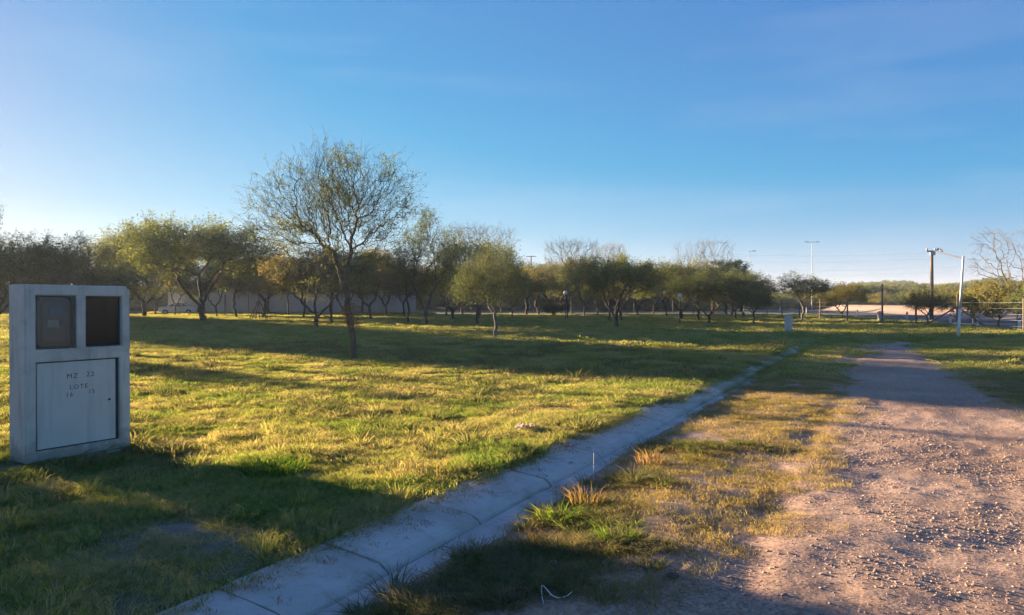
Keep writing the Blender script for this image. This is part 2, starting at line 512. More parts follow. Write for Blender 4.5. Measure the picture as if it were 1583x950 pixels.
D_L = axis_pts([(-1500, -400, 80), (-400, -100, 15), (-100, -30, 2.5), (-30, -12, .5), (-12, -5, .12), (-5, .12, .05)])
D_G = axis_pts([(.12, 4.3, .03)])
D_R = axis_pts([(4.3, 8, .12), (8, 80, 1.0), (80, 100, 4), (100, 400, 20), (400, 1500, 90)])
sheet('lawn', D_L, M['lawn_soil'])
gravel_o = sheet('dirt_road', D_G, M['gravel'])
sheet('verge', D_R, M['verge_soil'])

# grassy strip over the gravel beyond the visible length of the road
def band_edge(v):
    return 1.75 + .35 * np.sin(v * .21 + 1) + .25 * np.sin(v * .63)
def gravel_mask(x, y):
    """1 where bare gravel, 0 where grass has taken over, on the road side"""
    v, d = vd(x, y)
    n = (fbm(x * .9, y * .9, 51, 4) - .5) * 1.7 * (0.35 + .65 * sstep(4, 9, v))
    left = 1.25 + .75 * sstep(3.5, 7.5, v) - .25 * sstep(10, 20, v)
    right = 4.0 - .7 * sstep(14, 30, v)
    m = sstep(left - .35, left + .35, d + n * .8) * (1 - sstep(right - .2, right + .3, d + n * .5))
    return m * (1 - sstep(30, 38, v))

# ------------------------------------------------------------------ kerb
def build_kerb():
    bed = MB()
    A = []
    x0, y0 = xy(0.0, -.22); x1, y1 = xy(KERB_END, -.22)
    ang = math.atan2(KU[1], KU[0])
    b = MB().box(0, KERB_END, -.22, .26, -.25, -.072)
    ox, oy = xy(0, -.03 + .0)
    root = b.build('kerb', M['verge_soil'], None, (KO[0], KO[1], 0), (0, 0, ang))
    root['kind'] = 'structure'
    # root frame: +x along kerb, +y towards the lawn (left)
    def seg_mesh(L, kind, seed):
        rs = random.Random(seed)
        bm = bmesh.new()
        if kind == 'kerb':
            prof = [(.50, .058), (.30, .036), (.12, .010), (.085, .004), (.06, -.012), (.03, -.036), (.018, -.056), (.018, -.2), (.50, -.2)]
        else:
            prof = [(.012, -.052), (-.10, -.058), (-.245, -.062), (-.255, -.07), (-.255, -.2), (.012, -.2)]
        n = 9
        rings = []
        for i in range(n + 1):
            t = i / n
            x = t * L
            ed = 0.006 if i in (0, n) else 0
            rings.append([bm.verts.new((x + (rs.uniform(-.004, .004) if i in (0, n) else 0), p[0] + rs.uniform(-.004, .004), p[1] - ed + rs.uniform(-.0015, .0015) if p[1] > -.1 else p[1])) for p in prof])
        k = len(prof)
        for i in range(n):
            for j in range(k):
                bm.faces.new((rings[i][j], rings[i + 1][j], rings[i + 1][(j + 1) % k], rings[i][(j + 1) % k]))
        bm.faces.new(rings[0]); bm.faces.new(rings[-1][::-1])
        bmesh.ops.recalc_face_normals(bm, faces=bm.faces[:])
        me = bpy.data.meshes.new('kerb_block' if kind == 'kerb' else 'gutter_slab'); bm.to_mesh(me); bm.free()
        me.materials.append(M['kerb_concrete'])
        return me
    km = [seg_mesh(1.0, 'kerb', s) for s in range(5)]
    gm = [seg_mesh(1.0, 'gutter', 20 + s) for s in range(3)]
    x = .3
    rs = random.Random(3)
    i = 0
    while x < KERB_END - 1.2:
        L = rs.choice([.78, .95, 1.05, 1.2])
        if x > 30: L = 2.0
        o = link('kerb_block', km[i % 5], None, root)
        o.scale = (L / 1.0, 1, 1)
        o.location = (x, rs.uniform(-.006, .006), rs.uniform(-.004, .003))
        o.rotation_euler = (0, rs.uniform(-.003, .003), rs.uniform(-.004, .004))
        g = .012
        if 6.9 < x + L < 8.0: g = .05
        x += L + g
        i += 1
    x = .5
    while x < KERB_END - 2:
        L = 1.6 if x < 20 else 3.0
        o = link('gutter_slab', gm[i % 3], None, root)
        o.scale = (L, 1, 1); o.location = (x, 0, rs.uniform(-.003, .003))
        x += L + .01
        i += 1
build_kerb()

# ------------------------------------------------------------------ geometry-node scatter (uncountable stuff only)
def scatter(name, pts, rots, scales, idx, sources, label, cat):
    me = bpy.data.meshes.new(name)
    n = len(pts)
    me.vertices.add(n)
    me.vertices.foreach_set('co', np.asarray(pts, dtype=np.float32).ravel())
    a = me.attributes.new('rot', 'FLOAT_VECTOR', 'POINT'); a.data.foreach_set('vector', np.asarray(rots, dtype=np.float32).ravel())
    a = me.attributes.new('scl', 'FLOAT_VECTOR', 'POINT'); a.data.foreach_set('vector', np.asarray(scales, dtype=np.float32).ravel())
    a = me.attributes.new('pick', 'INT', 'POINT'); a.data.foreach_set('value', np.asarray(idx, dtype=np.int32))
    ob = bpy.data.objects.new(name, me); col.objects.link(ob)
    ng = bpy.data.node_groups.new(name + '_scatter', 'GeometryNodeTree')
    ng.interface.new_socket('Geometry', in_out='INPUT', socket_type='NodeSocketGeometry')
    ng.interface.new_socket('Geometry', in_out='OUTPUT', socket_type='NodeSocketGeometry')
    gi = ng.nodes.new('NodeGroupInput'); go = ng.nodes.new('NodeGroupOutput')
    iop = ng.nodes.new('GeometryNodeInstanceOnPoints')
    g2i = ng.nodes.new('GeometryNodeGeometryToInstance')
    for s in sources[::-1]:
        oi = ng.nodes.new('GeometryNodeObjectInfo')
        oi.inputs['Object'].default_value = s
        ng.links.new(oi.outputs['Geometry'], g2i.inputs[0])
    def attr(nm, t):
        q = ng.nodes.new('GeometryNodeInputNamedAttribute'); q.data_type = t
        q.inputs['Name'].default_value = nm
        return q.outputs['Attribute']
    ng.links.new(gi.outputs[0], iop.inputs['Points'])
    ng.links.new(g2i.outputs[0], iop.inputs['Instance'])
    iop.inputs['Pick Instance'].default_value = True
    ng.links.new(attr('pick', 'INT'), iop.inputs['Instance Index'])
    ng.links.new(attr('rot', 'FLOAT_VECTOR'), iop.inputs['Rotation'])
    ng.links.new(attr('scl', 'FLOAT_VECTOR'), iop.inputs['Scale'])
    ng.links.new(iop.outputs[0], go.inputs[0])
    md = ob.modifiers.new('scatter', 'NODES'); md.node_group = ng
    tag(ob, label, cat, kind='stuff')
    return ob

def source(name, me, mat):
    me.materials.append(mat)
    return bpy.data.objects.new(name, me)      # kept out of the scene: only its geometry is scattered

def blades(n, radius, h0, h1, width, lean, seed, disc=True, segs=2):
    """grass blades: bent tapered ribbons"""
    r = np.random.default_rng(seed)
    a = r.uniform(0, 2 * np.pi, n); rr = radius * np.sqrt(r.uniform(0, 1, n))
    bx = rr * np.cos(a); by = rr * np.sin(a)
    h = r.uniform(h0, h1, n)
    az = r.uniform(0, 2 * np.pi, n)
    if not disc: az = a + r.normal(0, .5, n)
    ln = h * lean * r.uniform(.3, 1.6, n)
    w = width * r.uniform(.6, 1.3, n)
    fa = r.uniform(0, np.pi, n)
    wx = np.cos(fa) * w / 2; wy = np.sin(fa) * w / 2
    V = np.zeros((n, 5, 3))
    mx = bx + np.cos(az) * ln * .32; my = by + np.sin(az) * ln * .32
    tx = bx + np.cos(az) * ln; ty = by + np.sin(az) * ln
    tz = h * r.uniform(.75, 1.0, n)
    V[:, 0] = np.stack([bx - wx, by - wy, -.01 + 0 * h], -1); V[:, 1] = np.stack([bx + wx, by + wy, -.01 + 0 * h], -1)
    V[:, 2] = np.stack([mx + wx * .8, my + wy * .8, h * .6], -1); V[:, 3] = np.stack([mx - wx * .8, my - wy * .8, h * .6], -1)
    V[:, 4] = np.stack([tx, ty, tz], -1)
    b = (np.arange(n) * 5)[:, None]
    F = np.concatenate([b + [0, 1, 2], b + [0, 2, 3], b + [3, 2, 4]], 0)
    return mesh_np('grass_tuft', V.reshape(-1, 3), F, 3)

def in_view(x, y, m=1.0):
    return (y > 2.6) & (np.abs(x) < .72 * y + m)

def sample(y0, y1, dens, margin=.8):
    """random ground points in the visible wedge between two distances"""
    margin = margin + 2.2
    y0 = max(1.6, y0 - 1.2 * (y0 < 3.5))
    w1 = .70 * y1 + margin
    n = int(dens * 2 * w1 * (y1 - y0))
    x = RNG.uniform(-w1, w1, n); y = RNG.uniform(y0, y1, n)
    k = np.abs(x) < .70 * y + margin
    return x[k], y[k]

lawn_near = [source('grass_tuft', blades(260, .17, .025, .075, .0045, .9, 100 + i), M['grass']) for i in range(5)]
lawn_mid = [source('grass_tuft', blades(420, .34, .03, .085, .008, .9, 120 + i), M['grass']) for i in range(5)]
lawn_far = [source('grass_tuft', blades(500, .8, .035, .10, .02, .9, 140 + i), M['grass']) for i in range(4)]

def lawn_points(x, y):
    v, d = vd(x, y)
    edge = -.45 + (fbm(x * 4, y * 4, 61, 3) - .5) * .35
    return d < edge
def bare(x, y):
    """thin worn patches on the near lawn"""
    v, d = vd(x, y)
    b = sstep(.52, .66, fbm(x * .8 + 3, y * .8, 71, 4))
    b = b * (1 - sstep(7.5, 10, y))
    for (cx, cy, r) in ((-2.2, 4.6, .55), (-3.2, 4.3, .5), (-1.5, 4.0, .3)):
        b = np.maximum(b, 1 - sstep(r * .5, r, np.hypot(x - cx, (y - cy))))
    return b

def lay(name, x, y, src, hs, ws, label, cat='grass', tilt=.08, zoff=0.0):
    n = len(x)
    z = height(x, y) + zoff
    rots = np.stack([RNG.normal(0, tilt, n), RNG.normal(0, tilt, n), RNG.uniform(0, 6.28, n)], -1)
    scl = np.stack([ws, ws, hs], -1)
    return scatter(name, np.stack([x, y, z], -1), rots, scl, RNG.integers(0, len(src), n), src, label, cat)

lawn_weed_src = [source('grass_tuft', blades(120, .12, .04, .12, .007, 1.0, 190 + i, disc=False), M['weed']) for i in range(4)]
# near lawn
x, y = sample(2.8, 11, 95)
k = lawn_points(x, y); x, y = x[k], y[k]
k = RNG.uniform(0, 1, len(x)) > .82 * bare(x, y); x, y = x[k], y[k]
hn = .42 + .75 * sstep(.35, .7, fbm(x * 3.6, y * 3.6, 81, 3)) + .5 * sstep(-1.6, -.5, vd(x, y)[1]) * fbm(x * 3, y * 3, 83, 2)
hn *= 1 - .45 * bare(x, y)
lay('lawn_grass', x, y, lawn_near, hn * RNG.uniform(.7, 1.25, len(x)), RNG.uniform(.8, 1.2, len(x)), 'short rough yellow-green grass of the near lawn beside the concrete cabinet')
x, y = sample(10.5, 26, 26)
k = lawn_points(x, y); x, y = x[k], y[k]
hn = .38 + .6 * sstep(.35, .7, fbm(x * 2.2, y * 2.2, 81, 3))
lay('lawn_grass', x, y, lawn_mid, hn * RNG.uniform(.7, 1.3, len(x)), RNG.uniform(.8, 1.2, len(x)), 'sunlit and shaded grass of the middle lawn round the tall sparse tree')
x, y = sample(25, 85, 3.2, 3)
v, d = vd(x, y)
k = (lawn_points(x, y) | (v > 34)) & (hwy_t(x, y) < -1.5); x, y = x[k], y[k]
hn = .45 + .8 * sstep(.35, .7, fbm(x * .8, y * .8, 81, 3))
lay('lawn_grass', x, y, lawn_far, hn * RNG.uniform(.7, 1.3, len(x)), RNG.uniform(.9, 1.4, len(x)), 'green grass under the rows of trees at the back of the lawn')

# grass creeping over the kerb edge
edge_src = [source('grass_tuft', blades(34, .05, .06, .15, .006, 1.3, 160 + i, disc=False), M['grass']) for i in range(5)]
vv = np.concatenate([RNG.uniform(2, 24, 3200), RNG.uniform(9, 50, 3500)]); far_ = sstep(8, 20, vv); dd = -.43 + .12 * far_ + RNG.normal(0, .05, len(vv)) * (1 + far_) + (fbm(vv * 1.7, vv * 0, 91, 3) - .5) * (.30 + .25 * far_)
x, y = xy(vv, dd)
lay('kerb_edge_grass', x, y, edge_src, RNG.uniform(.35, .85, len(x)), RNG.uniform(.7, 1.3, len(x)) * (1 + 1.2 * far_), 'ragged grass creeping over the lawn edge of the concrete kerb')

# dry clippings and grit lying on the kerb and the gutter
bits = [source('grass_tuft', blades(9, .05, .004, .012, .004, 5.0, 170 + i), M['straw']) for i in range(4)]
vv = RNG.uniform(2, 22, 800); dd = -.46 + np.abs(RNG.normal(0, .14, 800)); kk = dd < .25; vv, dd = vv[kk], dd[kk]
x, y = xy(vv, dd)
zk = np.interp(dd, [-.5, -.3, -.12, -.06, -.02, 0, .1, .24], [.058, .036, .010, -.012, -.05, -.052, -.058, -.062]) + .006
n = len(x)
scatter('clippings', np.stack([x, y, zk], -1), np.stack([0 * x, 0 * x, RNG.uniform(0, 6.28, n)], -1), np.stack([RNG.uniform(.6, 1.4, n)] * 3, -1), RNG.integers(0, 4, n), bits, 'dry grass clippings scattered on the concrete kerb', 'grass clippings')

# tall clumps in the lawn
clump_src = [source('grass_tuft', blades(60, .06, .10, .22, .006, .8, 180 + i, disc=False), M['grass']) for i in range(5)]
x, y = sample(3, 12, 7)
k = lawn_points(x, y) & (fbm(x * .9, y * .9, 95, 3) > .5); x, y = x[k], y[k]
lay('tall_grass', x, y, clump_src, RNG.uniform(.4, .95, len(x)), RNG.uniform(.7, 1.4, len(x)), 'taller seeding grass clumps standing out of the near lawn')

# low weedy clumps that break up the middle lawn
x, y = sample(5, 26, 2.6)
k = lawn_points(x, y) & (fbm(x * .7 + 9, y * .7, 96, 3) > .42); x, y = x[k], y[k]
lay('lawn_weeds', x, y, lawn_weed_src, RNG.uniform(.5, 1.2, len(x)) * (1 + y / 30), RNG.uniform(.8, 1.8, len(x)) * (1 + y / 30), 'low darker weed clumps spotted over the lawn', 'weeds')

# dry short grass on the road side
dry_src = [source('grass_tuft', blades(110, .15, .010, .036, .0035, 1.7, 200 + i), M['grass_dry']) for i in range(5)]
x, y = sample(2.8, 16, 120)
v, d = vd(x, y)
gm_ = gravel_mask(x, y)
k = (d > .12 + (fbm(x * 3, y * 3, 97, 3) - .35) * .35) & (RNG.uniform(0, 1, len(x)) > gm_ * 1.15) & (RNG.uniform(0, 1, len(x)) < sstep(.38 - .2 * sstep(5.2, 7, v), .60 - .2 * sstep(5.2, 7, v), fbm(x * 1.9, y * 1.9, 99, 4)) * .62 + .07) ; x, y = x[k], y[k]
lay('dry_grass', x, y, dry_src, RNG.uniform(.5, 1.3, len(x)), RNG.uniform(.7, 1.2, len(x)), 'dry yellow grass growing between the kerb and the gravel wheel tracks')
dry_far = [source('grass_tuft', blades(300, .45, .02, .06, .011, 1.2, 220 + i), M['grass']) for i in range(4)]
x, y = sample(15, 60, 7, 2)
v, d = vd(x, y)
k = (d > .2) & (RNG.uniform(0, 1, len(x)) > gravel_mask(x, y) * 1.1) & (hwy_t(x, y) < -1); x, y = x[k], y[k]
lay('verge_grass', x, y, dry_far, RNG.uniform(.5, 1.5, len(x)), RNG.uniform(.8, 1.4, len(x)), 'thin grass on both sides of the far gravel road')

# weedy green clumps in the shaded gutter side
weed_src = [source('grass_tuft', blades(90, .07, .05, .14, .006, 1.3, 240 + i, disc=False), M['weed']) for i in range(5)]
cl = [(*W(870, 795), .22), (*W(905, 772), .12), (*W(700, 905), .25), (*W(640, 930), .2), (*W(900, 850), .2), (*W(780, 850), .25), (*W(950, 840), .15), (*W(1090, 690), .3), (*W(980, 740), .2), (*W(820, 905), .2)]
xs, ys = [], []
for cx, cy, r in cl:
    n = int(26 * r / .2)
    xs += list(RNG.normal(cx, r, n)); ys += list(RNG.normal(cy, r * .6, n))
x = np.array(xs); y = np.array(ys)
v, d = vd(x, y); k = d > .16; x, y = x[k], y[k]
lay('gutter_weeds', x, y, weed_src, RNG.uniform(.35, .8, len(x)), RNG.uniform(.6, 1.2, len(x)), 'dark green weeds sprawling along the dirt side of the gutter')

# ------------------------------------------------------------------ gravel
def pebble(seed):
    rs = random.Random(seed)
    bm = bmesh.new()
    bmesh.ops.create_icosphere(bm, subdivisions=1, radius=1.0)
    for v in bm.verts:
        v.co *= rs.uniform(.7, 1.2)
        v.co.z *= .62
    me = bpy.data.meshes.new('pebble'); bm.to_mesh(me); bm.free()
    return me
def stonemat():
    m, nt, out = newmat('pebble_stone')
    p = N(nt, 'ShaderNodeBsdfPrincipled'); p.inputs['Roughness'].default_value = .8
    g = noise_node(nt, 31, 2, .5, 'world')
    r = ramp(nt, g.outputs['Fac'], [(.35, (.25, .165, .12)), (.5, (.36, .25, .18)), (.68, (.46, .35, .27))])
    nt.links.new(r.outputs[0], p.inputs['Base Color'])
    nt.links.new(p.outputs[0], out.inputs[0])
    return m
M['pebble'] = stonemat()
peb = [source('pebble', pebble(s), M['pebble']) for s in range(6)]
x, y = sample(2.8, 12, 2600, .3)
v, d = vd(x, y)
cl_ = fbm(x * 1.4, y * 1.4, 55, 4)
ridge = np.exp(-((d - 1.75) / .22) ** 2) * (v < 8)
k = (d > .35) & (RNG.uniform(0, 1, len(x)) < (.05 + .95 * gravel_mask(x, y)) * (.16 + .7 * sstep(.45, .65, cl_) + .6 * ridge)); x, y = x[k], y[k]
n = len(x)
s = np.clip(RNG.lognormal(math.log(.0036), .55, n), .0016, .013)
scatter('gravel_stones', np.stack([x, y, height(x, y) + s * .2], -1), np.stack([RNG.uniform(-.3, .3, n), RNG.uniform(-.3, .3, n), RNG.uniform(0, 6, n)], -1),
        np.stack([s * RNG.uniform(.8, 1.5, n), s, s], -1), RNG.integers(0, 6, n), peb, 'loose pinkish gravel stones scattered over the dirt road', 'gravel')
print('PEBBLES', n)

# ------------------------------------------------------------------ trees
def grow(seed, stems, attr, step, kill, infl=1.0, iters=120, jitter=.25, up=.0):
    """space colonisation; stems: list of polylines from the ground"""
    r = np.random.default_rng(seed)
    P = []; par = []
    for st in stems:
        prev = -1
        for i, p in enumerate(st):
            P.append(np.array(p, float)); par.append(prev); prev = len(P) - 1
    P = list(P)
    A = attr.copy()
    near = np.full(len(A), 1e9); ni = np.zeros(len(A), int)
    new = list(range(len(P)))
    for it in range(iters):
        Q = np.array([P[i] for i in new])
        dm = np.linalg.norm(A[:, None] - Q[None], axis=2)
        j = dm.argmin(1); dj = dm[np.arange(len(A)), j]
        u = dj < near
        near[u] = dj[u]; ni[u] = np.array(new)[j[u]]
        k = near > kill
        A, near, ni = A[k], near[k], ni[k]
        if len(A) == 0: break
        act = near < infl * (3 if it < 15 else 1)
        if not act.any(): break
        ids = np.unique(ni[act])
        new = []
        PA = np.array(P)
        for i in ids:
            m = act & (ni == i)
            v = A[m] - PA[i]
            v = (v / np.linalg.norm(v, axis=1, keepdims=True)).mean(0)
            v += r.normal(0, jitter, 3); v[2] += up
            nv = np.linalg.norm(v)
            if nv < 1e-6: continue
            P.append(PA[i] + v / nv * step); par.append(int(i)); new.append(len(P) - 1)
        if len(P) > 5200 or not new: break
    return np.array(P), np.array(par)

def add_twigs(P, par, seed, per, length, seg, out=.5, up=.4, droop=0, minz=0, centre=(0, 0, 2)):
    """short kinked shoots on the thin branches"""
    r = np.random.default_rng(seed)
    n0 = len(P)
    kids = np.bincount(par[par >= 0], minlength=n0)
    size = np.ones(n0)
    for i in range(n0 - 1, -1, -1):
        if par[i] >= 0: size[par[i]] += size[i]
    cand = np.where((size < 14) & (P[:, 2] > minz))[0]
    tips = np.where((kids == 0) & (P[:, 2] > minz))[0]
    src = np.concatenate([r.choice(cand, int(len(cand) * per)), tips])
    PP = list(P); pp = list(par)
    c = np.array(centre)
    for i in src:
        d0 = P[i] - (P[par[i]] if par[i] >= 0 else P[i] - [0, 0, 1])
        d0 = d0 / (np.linalg.norm(d0) + 1e-6)
        o = P[i] - c; o = o / (np.linalg.norm(o) + 1e-6)
        v = d0 * .5 + o * out + np.array([0, 0, up]) + r.normal(0, .45, 3)
        v /= np.linalg.norm(v)
        L = length * r.uniform(.4, 1.4); k = max(2, int(L / seg))
        q = P[i]; prev = i
        for s in range(k):
            v = v + r.normal(0, .28, 3) + np.array([0, 0, -droop]); v /= np.linalg.norm(v)
            q = q + v * L / k
            PP.append(q); pp.append(prev); prev = len(PP) - 1
    return np.array(PP), np.array(pp), n0

def radii(par, tip, pw):
    n = len(par)
    acc = np.zeros(n)
    for i in range(n - 1, -1, -1):
        if acc[i] == 0: acc[i] = tip ** pw
        if par[i] >= 0: acc[par[i]] += acc[i]
    return acc ** (1 / pw)

def tubes(P, par, rad, name, thick=None, rmax=None, flare=1.25):
    seg = np.where(par >= 0)[0]
    B = P[seg]; A = P[par[seg]]
    D = B - A; D /= (np.linalg.norm(D, axis=1, keepdims=True) + 1e-9)
    dirn = np.zeros_like(P); dirn[seg] = D
    # main child of each node
    mc = np.full(len(P), -1); best = np.zeros(len(P))
    for s in seg:
        p = par[s]
        if rad[s] > best[p]: best[p] = rad[s]; mc[p] = s
    avg = dirn.copy()
    for p in range(len(P)):
        if mc[p] >= 0:
            q = dirn[p] + dirn[mc[p]] if par[p] >= 0 else dirn[mc[p]]
            nn = np.linalg.norm(q)
            if nn > 1e-6: avg[p] = q / nn
    vs, fs = [], []; off = 0
    isn = (mc[par[seg]] == seg)
    DA = np.where(isn[:, None], avg[par[seg]], D); DB = avg[seg]
    ra = np.where(isn, np.minimum(rad[par[seg]], rad[seg] * 1.5), rad[seg] * 1.1); rb = rad[seg]
    for lo, hi, k in ((0, .012, 3), (.012, .04, 5), (.04, 9, 9)):
        m = (rb >= lo) & (rb < hi)
        if not m.any(): continue
        def ring(C, Dn, rr):
            ref = np.array([.31, .17, .05]) + 0 * Dn
            alt = np.abs((Dn * (ref / np.linalg.norm(ref, axis=1, keepdims=True))).sum(1)) > .93
            ref[alt] = [-.2, .9, .1]
            s = np.cross(Dn, ref); s /= np.linalg.norm(s, axis=1, keepdims=True)
            t = np.cross(Dn, s)
            q = np.arange(k) * 2 * np.pi / k
            return C[:, None] + (s[:, None] * np.cos(q)[None, :, None] + t[:, None] * np.sin(q)[None, :, None]) * rr[:, None, None]
        RA = ring(A[m], DA[m], ra[m]); RB = ring(B[m], DB[m], rb[m])
        n = m.sum()
        V = np.concatenate([RA, RB], 1).reshape(-1, 3)
        b = (np.arange(n) * 2 * k)[:, None] + off
        j = np.arange(k); j2 = (j + 1) % k
        F = np.stack([b + j, b + j2, b + k + j2, b + k + j], -1).reshape(-1, 4)
        vs.append(V); fs.append(F); off += len(V)
    me = mesh_np(name, np.concatenate(vs), np.concatenate(fs), 4)
    smooth(me)
    return me

def leaves(pts, size, seed, flat=.3, spread=.05, aspect=.42):
    r = np.random.default_rng(seed)
    n = len(pts)
    C = pts + r.normal(0, spread, (n, 3))
    a = r.normal(0, 1, (n, 3)); a[:, 2] *= .8; a /= np.linalg.norm(a, axis=1, keepdims=True)
    b = r.normal(0, 1, (n, 3)); b -= (a * b).sum(1, keepdims=True) * a; b /= np.linalg.norm(b, axis=1, keepdims=True)
    s = size * r.uniform(.6, 1.35, n)[:, None]
    V = np.stack([C - a * s * .5, C + b * s * aspect * .5, C + a * s * .5, C - b * s * aspect * .5], 1).reshape(-1, 3)
    F = np.arange(n * 4).reshape(n, 4)
    return mesh_np('crown', V, F, 4)

def lobes(seed, n, R_, z0, z1, lr, count, flat=.75):
    """attraction points: a crown made of uneven lobes"""
    r = np.random.default_rng(seed)
    out = []
    for i in range(n):
        a = 2 * np.pi * (i + r.uniform(-.3, .3)) / max(1, n - 2) if i < n - 2 else r.uniform(0, 6.28)
        rr = R_ * (r.uniform(.45, .8) if i < n - 2 else r.uniform(0, .3))
        t = 1 - (rr / R_) ** 2 * .8
        zc = z0 + lr * .4 + (z1 - z0 - lr * .9) * t * r.uniform(.6, 1.1)
        L = lr * r.uniform(.5, 1.25)
        q = r.normal(0, 1, (count // n, 3)); q /= np.linalg.norm(q, axis=1, keepdims=True)
        q *= r.uniform(.1, 1, (len(q), 1)) ** .45
        q = q * [L, L, L * flat] + [rr * np.cos(a), rr * np.sin(a), zc]
        out.append(q)
    q = np.concatenate(out)
    return q[q[:, 2] > z0]

def stem(pts, step=.22, seed=0, wob=.03):
    r = np.random.default_rng(seed)
    out = []
    for a, b in zip(pts[:-1], pts[1:]):
        a = np.array(a, float); b = np.array(b, float)
        n = max(1, int(np.linalg.norm(b - a) / step))
        for i in range(n):
            out.append(a + (b - a) * i / n + (r.normal(0, wob, 3) if out else 0))
    out.append(np.array(pts[-1], float))
    return out

PROTO = {}
def proto(key, seed, stems, att, step=.16, kill=.2, infl=1.2, per=1.0, tl=.35, tip=.0035, pw=2.25, leaf=0, lsize=.08, lspread=.08, twig=(.5, .4), leafz=0, jitter=.25, leaf_filter=None):
    P, par = grow(seed, [stem(s, seed=seed + i) for i, s in enumerate(stems)], att, step, kill, infl, 140, jitter)
    c = att.mean(0)
    P2, par2, n0 = add_twigs(P, par, seed, per, tl, .12, twig[0], twig[1], 0, stems[0][1][2] * .7, c)
    rad = radii(par2, tip, pw)
    me = tubes(P2, par2, rad, 'trunk')
    me.materials.append(M['bark'])
    lm = None
    if leaf:
        r = np.random.default_rng(seed + 5)
        cand = np.where((rad < .014) & (P2[:, 2] > leafz))[0]
        cl = fbm(P2[cand, 0] * 1.7 + P2[cand, 1] * .9 + 20, P2[cand, 2] * 1.7 + P2[cand, 1] * 1.1, seed, 3)
        w = .15 + sstep(.36, .58, cl)
        if leaf_filter is not None: w = leaf_filter(P2[cand])
        pick = r.choice(cand, leaf, p=w / w.sum())
        base = P2[pick]; pb = P2[par2[pick]]
        t = r.uniform(0, 1, (leaf, 1))
        lm = leaves(base * t + pb * (1 - t), lsize, seed, spread=lspread)
        lm.materials.append(M['leaf_olive'])
    zs = P2[:, 2].max(); ctr = (P2[:, 0].min() + P2[:, 0].max()) / 2
    q = P2[n0:] if len(P2) > n0 else P2
    PROTO[key] = dict(trunk=me, crown=lm, h=float(np.percentile(P2[:, 2], 99.7)), w=float(np.percentile(P2[:, 0], 99) - np.percentile(P2[:, 0], 1)), rad=float(rad.max()))
    print('PROTO', key, len(P2), PROTO[key]['h'], PROTO[key]['w'], round(PROTO[key]['rad'], 3))

# umbrella-shaped thorn trees, all about 4.5 m tall with 5 m crowns
proto('umbrella', 11, [[(0, 0, -.1), (.05, 0, .7), (-.5, .1, 1.35)], [(0, 0, -.1), (.1, .05, .6), (.6, -.2, 1.3)], [(0.02, 0, -.1), (0, .1, .7), (.0, .6, 1.4)]],
      lobes(11, 12, 2.5, 1.1, 4.4, 1.05, 2200), leaf=30000, lsize=.085, per=1.2, tl=.6, twig=(.45,.7), leafz=1.0, lspread=.10)
proto('umbrella2', 12, [[(0, 0, -.1), (-.1, 0, .8), (.3, .1, 1.4)], [(0, 0, -.1), (-.1, .05, .8), (-.7, -.2, 1.4)]],
      lobes(12, 11, 2.4, 1.15, 4.3, 1.05, 2000), leaf=27000, lsize=.085, per=1.2, tl=.6, twig=(.45,.7), leafz=1.05, lspread=.10)
proto('round', 13, [[(0, 0, -.1), (.15, 0, .9), (.1, .1, 1.4)]],
      lobes(13, 11, 2.0, 1.1, 4.6, 1.1, 2000, .9), leaf=24000, lsize=.08, per=1.2, tl=.55, twig=(.45,.7), leafz=1.0, lspread=.10)
proto('wispy', 14, [[(0, 0, -.1), (-.05, 0, .9), (.4, .1, 1.8)], [(0, 0, -.1), (-.1, .05, .6), (-.6, -.1, 1.7)]],
      lobes(14, 9, 2.0, 1.4, 4.9, .95, 1300, 1.0), leaf=11000, lsize=.085, tl=.6, leafz=1.3, twig=(.4, .7))
proto('wispy2', 15, [[(0, 0, -.1), (.1, 0, 1.2), (.0, .1, 2.0)]],
      lobes(15, 8, 1.8, 1.6, 4.8, .95, 1200, 1.0), leaf=14000, lsize=.085, tl=.55, leafz=1.4, twig=(.4, .7))
proto('bush', 16, [[(0, 0, -.1), (.2, 0, .4), (.6, .1, .9)], [(0, 0, -.1), (-.2, .1, .4), (-.7, -.1, .8)]],
      lobes(16, 9, 2.3, .35, 3.4, 1.15, 1200, .9), leaf=9000, lsize=.14, step=.22, kill=.3, leafz=.2, tl=.3)
proto('bush2', 17, [[(0, 0, -.1), (.2, .1, .5), (.2, .1, 1.0)]],
      lobes(17, 7, 1.8, .4, 3.6, 1.05, 1000, 1.0), leaf=8000, lsize=.14, step=.22, kill=.3, leafz=.2, tl=.3)
def vase(seed, n, H, Rr):
    r = np.random.default_rng(seed)
    z = r.uniform(.35, 1, n) ** .8 * H
    rr = Rr * np.sqrt(r.uniform(0, 1, n)) * (.25 + .85 * np.sin(np.clip((z / H - .25) / .75, 0, 1) * np.pi * .62))
    a = r.uniform(0, 6.28, n)
    return np.stack([rr * np.cos(a), rr * np.sin(a), z], -1)
proto('bare', 18, [[(0, 0, -.1), (.1, 0, 1.5), (.0, .1, 2.6)]], vase(18, 900, 8.0, 3.2), step=.3, kill=.42, infl=2.2, per=1.5, tl=.8, tip=.007, pw=2.5, twig=(.35, .55))
proto('bare2', 19, [[(0, 0, -.1), (-.1, 0, 1.5), (.3, .1, 2.6)], [(0, 0, -.1), (-.1, 0, 1.2), (-.7, .1, 2.9)]], vase(19, 420, 7.6, 3.6), step=.32, kill=.5, infl=2.4, per=.9, tl=.8, tip=.008, pw=2.4, twig=(.7, .1))
proto('conifer', 20, [[(0, 0, -.1), (0, 0, 1.4), (0, 0, 4.5)]], lobes(20, 8, 1.6, .8, 5.6, .9, 1200, 1.2), leaf=26000, lsize=.10, leafz=.6)

